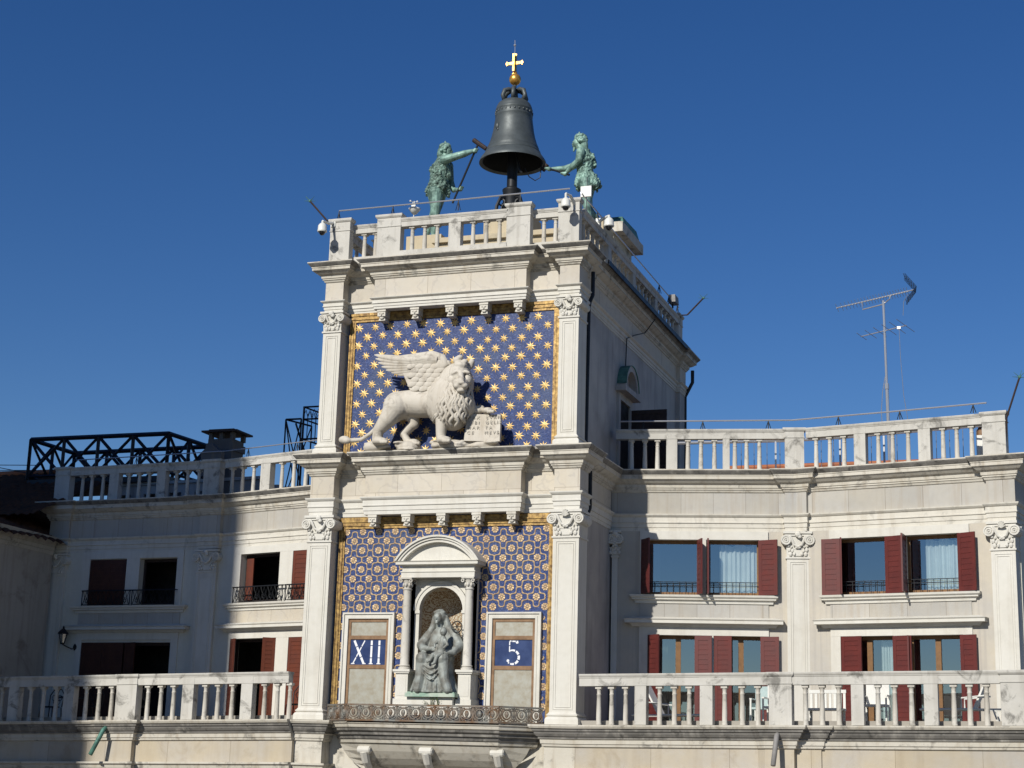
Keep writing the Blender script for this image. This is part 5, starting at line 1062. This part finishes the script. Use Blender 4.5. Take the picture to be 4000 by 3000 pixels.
for s, q in ((1, (11.21, 28.65)), (-1, (11.25, 27.86))):
    for k in range(6):
        u = k / 5; m.tube([(11.58 + (q[0] - 11.58) * u, -8.35, 28.22 + (q[1] - 28.22) * u), (11.5 + (q[0] - 11.5) * u, -9.0, 28.22 + (q[1] - 28.22) * u)], .007, 4)
    for k in range(6):
        u = k / 5; x0, o0 = 11.58 - .08 * u, -8.35 - .65 * u; m.tube([(x0, o0, 28.22), (q[0] + (x0 - 11.54), o0, q[1])], .007, 4)
m.build('grid_reflector', 'iron', an)
m = MB(); a, b = Vector((9.82, -9.2, 27.0)), Vector((11.22, -8.8, 27.16)); m.tube([a, b], .016, 6)
for k, t in enumerate((.02, .22, .42, .62, .8, .98)):
    p = a.lerp(b, t); h = .18 + .03 * k; m.tube([(p.x - h * .7, p.y + h, p.z + h * .38), (p.x + h * .7, p.y - h, p.z - h * .38)], .009, 4)
m.box(10.94, 11.04, -8.9, -8.82, 27.07, 27.15); m.build('short_boom', 'steel', an)
m = MB(); m.tube([(11.3, -8.8, 28.15), (11.15, -8.85, 27.9), (11.12, -8.9, 27.5)], .008, 4); m.tube([(11.0, -8.85, 27.08), (11.02, -8.8, 26.2), (11.1, -8.6, 25.0), (11.2, -8.5, 24.3), (11.25, -8.4, 22.3)], .008, 4); m.tube([(10.57, -9, 27.0), (10.6, -9, 26.0), (10.45, -9, 25.2), (10.4, -9, 24.6), (10.5, -9, 22.2)], .01, 4); m.build('cable', 'steel', an)
# right wing: tiled roof behind, modern guard rail, little chimney
t = thing('tiled_roof', 'low terracotta tiled roof behind the right wing balustrade', 'roof', (9, 7, 22.1)); m = MB(); vs = []; fs = []; n1, n2 = 90, 10
for j in range(n2 + 1):
    for i in range(n1 + 1):
        x = 6.0 + 8.0 * i / n1; u = j / n2; vs.append((x, -(5.35 + 2.0 * u) + (.25 if x < 9 else 0) * 0, 22.1 + .62 * u + .035 * math.sin(i * 2.2) + .012 * (j % 2)))
for j in range(n2):
    for i in range(n1): a = j * (n1 + 1) + i; fs.append((a, a + 1, a + n1 + 2, a + n1 + 1))
m.add(vs, fs); m.build('tiles', 'tile', t); m = MB(); m.tube([(6, -7.35, 22.72), (14, -7.35, 22.74)], .08, 8); m.build('ridge', 'tile', t); m = MB(); m.slab([(6, -5.4), (14, -5.4), (14, -7.4), (6, -7.4)], 22.076, 22.1); m.build('eaves', 'oldwood', t)
t = thing('guard_railing', 'modern steel guard railing with thin wires behind the right wing balustrade', 'railing', (8, 5.4, 22.1)); m = MB(); m.tube([A.P(1.5, -1.5, 23.15), A.P(4.9, -1.2, 23.17), B.P(1, -1.2, 23.17), B.P(5.0, -1.2, 23.2)], .045, 6, local=False); m.build('handrail', 'steel', t)
for fr, a in ((A, 1.6), (A, 4.4), (B, .85), (B, 2.1), (B, 4.8)):
    m = MB(fr); m.box(a - .025, a + .025, -1.24, -1.2, 22.08, 23.13); m.build('post', 'steel', t)
m = MB()
for fr, a in [(A, 2.0 + .36 * k) for k in range(8)] + [(B, .3 + .36 * k) for k in range(13)]: m = MB(fr); m.tube([(a, -1.22, 22.1), (a, -1.22, 23.13)], .009, 4); m.build('wire', 'steel', t)
t = thing('small_chimney', 'small ochre chimney pot behind the right end pier of the right wing', 'chimney', (13.45, 5, 22.1)); m = MB(); m.box(13.33, 13.6, -5.2, -4.9, 22.08, 22.95); m.build('stack', 'whitep', t); m = MB(); m.lathe(13.46, -5.05, [(0, 22.95), (.16, 22.95), (.14, 23.1), (.09, 23.2), (.14, 23.3), (0, 23.32)], 12); m.build('pot', 'ochre', t)
# left: black lattice terrace frame, chimney, iron cage, wires
def lattice(m, p, q, zb, zt, n, r=.075):
    p, q = Vector(p), Vector(q)
    for i in range(n + 1): a = p.lerp(q, i / n); m.tube([(a.x, -a.y, zb), (a.x, -a.y, zt)], r, 4)
    m.tube([(p.x, -p.y, zt), (q.x, -q.y, zt)], r * 1.1, 4); m.tube([(p.x, -p.y, zb + .1), (q.x, -q.y, zb + .1)], r * .7, 4)
    for i in range(n):
        a, b = p.lerp(q, i / n), p.lerp(q, (i + 1) / n); m.tube([(a.x, -a.y, zb + .1), (b.x, -b.y, zt)], r * .8, 4); m.tube([(a.x, -a.y, zt), (b.x, -b.y, zb + .1)], r * .8, 4)
al = thing('roof_lattice', 'black timber lattice railing of a roof terrace at the far left', 'roof terrace', (-16, 9.5, 23.2)); cs = [(-19.06, 8.5), (-13.5, 8.5), (-13.3, 10.9), (-19.0, 11.1)]
for i, n in enumerate((4, 2, 4, 2)):
    m = MB(); lattice(m, cs[i], cs[(i + 1) % 4], 23.35, 24.78, n); m.build('lattice_panel', 'trussblue', al)
m = MB(); m.slab([(a, -b) for a, b in cs], 23.15, 23.33)
for a, b in cs: m.box(a - .07, a + .07, -b - .07, -b + .07, 20.5, 23.16)
m.build('deck', 'trussblue', al)
ch_ = thing('chimney', 'grey square chimney with flat slab cap on the left roof', 'chimney', (-11.4, 9, 22.1)); m = MB(); m.box(-11.9, -10.98, -9.2, -8.4, 22.08, 24.1); m.box(-11.95, -10.93, -9.25, -8.35, 24.1, 24.35); m.box(-11.9, -10.98, -9.2, -8.4, 24.35, 24.5)
for x in (-11.9, -11.5, -11.08): m.box(x, x + .13, -8.56, -8.42, 24.5, 24.72); m.box(x, x + .13, -9.28, -9.14, 24.5, 24.72)
m.build('stack', 'chim', ch_); m = MB(); m.box(-12.1, -10.75, -9.4, -8.25, 24.72, 24.78); m.box(-11.9, -10.95, -9.3, -8.4, 24.78, 24.84); m.build('cap_slab', 'oldwood', ch_)
m = MB(); m.prism([(-11.75, 23.9), (-10.95, 23.9), (-11.0, 23.55), (-11.0, 23.1), (-11.7, 23.1), (-11.7, 23.55)], -7.9, -7.7); m.prism([(-11.7, 23.9), (-11.0, 23.9), (-11.35, 24.2)], -7.95, -7.65); m.build('dormer', 'chim', ch_)
cg = thing('iron_cage', 'black iron stair cage with arched bars on the roof left of the tower', 'stair cage', (-8.4, 9.3, 22.1)); m = MB()
lattice(m, (-9.33, 9), (-8.75, 9), 22.1, 25.2, 1, .03); lattice(m, (-9.33, 9), (-8.95, 10.2), 22.1, 25.2, 1, .03); m.tube([(-8.95, -9, 25.05), (-8.3, -9, 23.4)], .035, 4); m.build('lower_frame', 'trussblue', cg)
m = MB(); pz = ((-8.67, -9.0), (-7.9, -9.0), (-7.9, -10.2), (-8.5, -10.2))
for i in range(4):
    a, b = pz[i], pz[(i + 1) % 4]
    for z in (24.5, 25.6, 25.18): m.tube([(a[0], a[1], z), (b[0], b[1], z)], .03, 4)
    m.tube([(a[0], a[1], 22.1), (a[0], a[1], 25.62)], .04, 4)
    for k in range(1, 5):
        u = k / 5; x, o = a[0] + (b[0] - a[0]) * u, a[1] + (b[1] - a[1]) * u; v = u - .1; w_ = u + .1
        m.tube([(x, o, 24.5), (x, o, 25.35)], .016, 4); m.tube([(x, o, 25.3), (a[0] + (b[0] - a[0]) * (u + .1), a[1] + (b[1] - a[1]) * (u + .1), 25.52), (a[0] + (b[0] - a[0]) * min(1, u + .2), a[1] + (b[1] - a[1]) * min(1, u + .2), 25.3)], .013, 4)
m.build('arched_cage', 'trussblue', cg)
for lab, a, b in (('upper thin black cable in the sky at the left edge', (-40, 20, 27.2), (-19.0, 9, 23.95)), ('middle thin black cable sloping to the lattice at the left edge', (-40, 20, 28.8), (-19.0, 9, 23.6)), ('lower thin black cable in the sky at the left edge', (-40, 20, 26.9), (-19.0, 8.9, 23.75))):
    m = MB(); a, b = Vector(a), Vector(b); m.tube([a, a.lerp(b, .5) - Vector((0, 0, .25)), b], .014, 4, local=False); tag(m.build('cable', 'iron'), lab, 'cable')
# second, lower balustrade far behind on the left roof
RB = Fr(-12, 9.5, -4.5, 8.6); balustrade('small far balustrade seen through the left wing balustrade', RB, 21.9, 22.6, 22.9, [(0, 7.5, 0)], [('b', .6 + .42 * i, 0) for i in range(16)] + [('p', 3.6, 3.9, 0), ('p', 6.9, 7.2, 0)])
# lantern on the left wing
ln = thing('wall_lantern', 'black wall lantern on the shaded left wing by the corner pilaster', 'lantern', tuple(C_.P(1.45, .3, 17.3))); m = MB(C_); m.tube([(1.72, .02, 17.35), (1.72, .2, 17.28), (1.6, .34, 17.35), (1.45, .36, 17.42)], .02, 6); m.ell((1.72, .03, 17.35), (.09, .03, .12), n=8, local=True); m.build('bracket', 'iron', ln)
m = MB(C_); m.lathe(1.45, .36, [(0, 17.42), (.07, 17.42), (.08, 17.46), (.0, 17.47)], 6); m.lathe(1.45, .36, [(0, 17.74), (.19, 17.74), (.16, 17.8), (.08, 17.88), (.03, 17.92), (.03, 17.96), (.0, 18.02)], 6)
for k in range(6): t = PI / 3 * k; m.tube([(1.45 + .07 * math.cos(t), .36 + .07 * math.sin(t), 17.45), (1.45 + .14 * math.cos(t), .36 + .14 * math.sin(t), 17.75)], .012, 4)
m.build('lantern_frame', 'iron', ln); m = MB(C_); m.lathe(1.45, .36, [(.06, 17.46), (.125, 17.74)], 6); m.build('lantern_glass', 'glass', ln)
# drain spouts under the terraces
for lab, fr, a, zo, mt, lean in (('green copper rain spout hanging from the left terrace cornice', TL, 5.05, -.23, 'copper', -.12), ('dark grey rain spout hanging from the right terrace cornice', TR, 5.15, 0, 'pvc', -.02)):
    m = MB(fr); m.tube([(a, .1, 14.86 + zo), (a, .42, 14.84 + zo), (a + lean * .1, .5, 14.78 + zo), (a + lean * 1.4, .78, 14.12 + zo)], [.055, .055, .062, .058], 10); tag(m.build('rain_spout', mt, smooth=True), lab, 'rain spout')
# ------------------------------------------------------------------ terrace furniture
def TRp(a, o, z): return TR.P(a, o, z)
ZF = 15.03
def lounger(label, fr, a0, o, z0, d=1, back=50):
    t = thing('sun_lounger', label, 'sun lounger', tuple(fr.P(a0, o, z0))); X = lambda u: a0 + d * u
    m = MB(fr)
    for oo in (o - .3, o + .3):
        m.tube([(X(0), oo, z0 + .3), (X(1.9), oo, z0 + .3)], .022, 6)
    for u in (0, 1.9): m.tube([(X(u), o - .3, z0 + .3), (X(u), o + .3, z0 + .3)], .02, 6)
    m.build('frame', 'whitep', t)
    for u in (.15, 1.7):
        m = MB(fr)
        for oo in (o - .3, o + .3): m.tube([(X(u), oo, z0), (X(u + .1), oo, z0 + .3)], .022, 6)
        m.build('leg', 'whitep', t)
    m = MB(fr); m.box(min(X(.7), X(1.88)), max(X(.7), X(1.88)), o - .28, o + .28, z0 + .3, z0 + .33); m.build('seat_sling', 'cloth', t)
    m = MB(fr); c, s = math.cos(math.radians(back)), math.sin(math.radians(back)); P_ = [(X(.7), z0 + .33), (X(.7 - .85 * c), z0 + .33 + .85 * s), (X(.7 - .85 * c - .03), z0 + .31 + .85 * s), (X(.66), z0 + .3)]; m.prism(P_, o - .28, o + .28); m.build('backrest', 'cloth', t)
    m = MB(fr)
    for oo in (o - .31, o + .31): m = MB(fr); m.tube([(X(.35), oo, z0 + .62), (X(.95), oo, z0 + .56), (X(.95), oo, z0 + .3)], .02, 6); m.build('armrest', 'whitep', t)
lounger('white sun lounger on the right terrace next to the clock tower', TR, 1.1, -1.5, ZF, 1, 62)
lounger('white sun lounger with tilted back at the far right end of the right terrace', TR, 10.1, -1.4, ZF + .13, -1, 66)
def armchair(label, fr, a, o, z0, mt='cloth', wd=.55, face=-1, metal='whitep', cat='chair'):
    t = thing('terrace_chair', label, cat, tuple(fr.P(a, o, z0)))
    for sx in (-1, 1):
        for so_ in (-1, 1): m = MB(fr); m.box(a + sx * wd / 2 - .02, a + sx * wd / 2 + .02, o + so_ * .25 - .02, o + so_ * .25 + .02, z0, z0 + (.64 if so_ == 1 else .44)); m.build('leg', metal, t)
        m = MB(fr); m.box(a + sx * wd / 2 - .03, a + sx * wd / 2 + .03, o - .27, o + .27, z0 + .64, z0 + .67); m.build('armrest', metal, t)
    m = MB(fr); m.box(a - wd / 2, a + wd / 2, o - .26, o + .26, z0 + .4, z0 + .45); m.build('seat', mt, t)
    m = MB(fr); m.prism([(a - wd / 2, z0 + .46), (a + wd / 2, z0 + .46), (a + wd / 2, z0 + .98), (a - wd / 2, z0 + .98)], o - .3, o - .25); m.build('backrest', mt, t)
armchair('white armchair with pale backrest behind the large right terrace pier, left side', TR, 4.75, -1.3, ZF + .06)
armchair('white armchair on the right terrace beside the lower oxblood shutters', TR, 7.15, -1.3, ZF + .1)
armchair('pale teal padded chair on the right terrace behind the balusters', TR, 4.3, -1.9, ZF + .06, 'teal')
t = thing('slatted_bench', 'white slatted bench on the right terrace under the middle pilaster', 'bench', tuple(TR.P(5.9, -1.5, ZF + .08)))
for sx in (5.5, 6.3):
    m = MB(TR)
    for oo in (-1.75, -1.25): m.box(sx - .03, sx + .03, oo - .03, oo + .03, ZF - .01, ZF + .42)
    m.build('leg', 'whitep', t)
m = MB(TR); m.box(5.45, 6.35, -1.8, -1.2, ZF + .42, ZF + .47); m.build('seat', 'whitep', t)
m = MB(TR); m.box(5.45, 6.35, -1.84, -1.79, ZF + .85, ZF + .93)
for k in range(8): m.box(5.47 + k * .115, 5.53 + k * .115, -1.83, -1.8, ZF + .47, ZF + .85)
m.build('backrest', 'whitep', t)
def iron_chair(label, a, o):
    z0 = 14.8 + .0; fr = TL; t = thing('iron_chair', label, 'chair', tuple(fr.P(a, o, z0)))
    for sx in (-.2, .2):
        for so_ in (-.2, .2): m = MB(fr); m.tube([(a + sx * 1.15, o + so_ * 1.15, z0), (a + sx, o + so_, z0 + .45)], .016, 5); m.build('leg', 'iron', t)
    m = MB(fr); m.lathe(a, o, [(0, z0 + .44), (.24, z0 + .44), (.25, z0 + .47), (0, z0 + .47)], 14); m.build('seat', 'iron', t)
    m = MB(fr); m.tube([(a - .22, o - .2, z0 + .46), (a - .24, o - .26, z0 + .8), (a - .12, o - .28, z0 + .96), (a + .12, o - .28, z0 + .96), (a + .24, o - .26, z0 + .8), (a + .22, o - .2, z0 + .46)], .016, 5)
    for s in (-1, 1): m.torus((a + s * .09, o - .25, z0 + .72), .08, .011, n=10, m=4); m.tube([(a + s * .03, o - .22, z0 + .47), (a + s * .12, o - .25, z0 + .6), (a, o - .27, z0 + .8), (a + s * .05, o - .28, z0 + .95)], .01, 4)
    m.build('backrest', 'iron', t)
iron_chair('black wrought iron chair at the far left of the left terrace', 2.0, -1.2)
iron_chair('black wrought iron chair right of the round table on the left terrace', 3.35, -1.2)
iron_chair('black wrought iron chair behind the left terrace pier in the middle', 4.7, -1.5)
iron_chair('black wrought iron chair on the left terrace close to the clock tower', 9.9, -1.3)
t = thing('iron_table', 'round black wrought iron table on the shaded left terrace', 'table', tuple(TL.P(2.7, -1.2, 14.8))); m = MB(TL); m.lathe(2.7, -1.2, [(0, 15.5), (.4, 15.5), (.41, 15.53), (0, 15.53)], 18); m.build('tabletop', 'iron', t)
for k in range(3):
    m = MB(TL); a = 2.1 * k + .4; m.tube([(2.7 + .32 * math.cos(a), -1.2 + .32 * math.sin(a), 14.8), (2.7 + .05 * math.cos(a), -1.2 + .05 * math.sin(a), 15.15), (2.7 + .25 * math.cos(a), -1.2 + .25 * math.sin(a), 15.5)], .016, 5); m.build('leg', 'iron', t)
# weeds at the Madonna's feet
t = thing('weed', 'small scraggly green weed growing at the foot of the Madonna niche', 'plant', (.05, -.3, 15.45)); rw_ = random.Random(2)
m = MB()
for k in range(9):
    x = .1 + rw_.uniform(-.18, .2); h = rw_.uniform(.12, .34); m.tube([(x, .32, 15.45), (x + rw_.uniform(-.08, .08), .36, 15.45 + h * .6), (x + rw_.uniform(-.16, .16), .38, 15.45 + h)], [.008, .006, .003], 4)
m.build('stems', 'leaf', t)
m = MB()
for k in range(40):
    c = Vector((.1 + rw_.uniform(-.26, .26), -.36, 15.47 + rw_.uniform(0, .3))); a = rw_.uniform(0, 6.3); m.addw([c, c + Vector((.025 * math.cos(a), -.01, .025 * math.sin(a))), c + Vector((.045 * math.cos(a + .4), 0, .045 * math.sin(a + .4)))], [(0, 1, 2)])
m.build('leaves', 'leaf', t)
# tree at the right edge
tr = thing('tree', 'green leafy tree at the right edge behind the right wing', 'tree', (19.2, 13, 0)); rt = random.Random(11); TX, TY = 19.3, 13.0
m = MB(); m.tube([(TX, -TY, 0), (TX + .1, -TY, 6), (TX - .1, -TY - .1, 11), (TX, -TY, 17), (TX + .1, -TY, 19.5)], [.4, .33, .26, .16, .05], 9)
for k in range(14):
    z = 9 + k * .72; a = k * 2.4; L_ = 2.6 - k * .1; m.tube([(TX, -TY, z), (TX + math.cos(a) * L_ * .5, -TY + math.sin(a) * L_ * .5, z + .7), (TX + math.cos(a) * L_, -TY + math.sin(a) * L_, z + 1.1)], [.1, .06, .02], 5)
m.build('trunk', 'bark', tr)
m = MB()
for k in range(75):
    z = rt.uniform(9, 20.3); R = 2.75 * math.sqrt(max(.05, 1 - ((z - 14) / 6.8) ** 2)); a = rt.uniform(0, 6.28); q = R * math.sqrt(rt.uniform(.15, 1)); c = Vector((TX + q * math.cos(a), TY + q * math.sin(a), z))
    for j in range(75):
        d = Vector((rt.gauss(0, .3), rt.gauss(0, .3), rt.gauss(0, .24))); e = Vector((rt.uniform(-1, 1), rt.uniform(-1, 1), rt.uniform(-.6, 1))).normalized(); f = e.orthogonal().normalized(); s = rt.uniform(.06, .12); p = c + d
        m.addw([p - e * s, p + f * s * .5, p + e * s, p - f * s * .5], [(0, 1, 2, 3)])
m.build('crown', 'leaf', tr)
# ------------------------------------------------------------------ ground and the far bell tower whose shadow falls on the left wing
m = MB(); m.add([(-900, 900, 0), (900, 900, 0), (900, -900, 0), (-900, -900, 0)], [(0, 1, 2, 3)]); g = m.build('ground', 'pave'); g['kind'] = 'structure'
t = thing('bell_tower', 'tall brick bell tower across the square, casting its shadow on the left wing', 'bell tower', (-29.5, -45, 0))
m = MB(); m.box(-36.0, -21.9, 39.5, 50.5, 0, 62, .1); m.build('shaft', 'brick', t)
m = MB(); m.box(-36.4, -21.7, 39.2, 50.8, 62.01, 64); m.box(-35.7, -22.3, 39.8, 50.2, 64, 72); m.box(-36.2, -21.9, 39.3, 50.7, 72, 73.2); m.build('belfry', 'stone', t)
m = MB(); m.add([(-35.7, 39.8, 73.2), (-22.3, 39.8, 73.2), (-22.3, 50.2, 73.2), (-35.7, 50.2, 73.2), (-29, 45, 90)], [(0, 1, 2, 3), (0, 1, 4), (1, 2, 4), (2, 3, 4), (3, 0, 4)]); m.build('spire', 'copper', t)
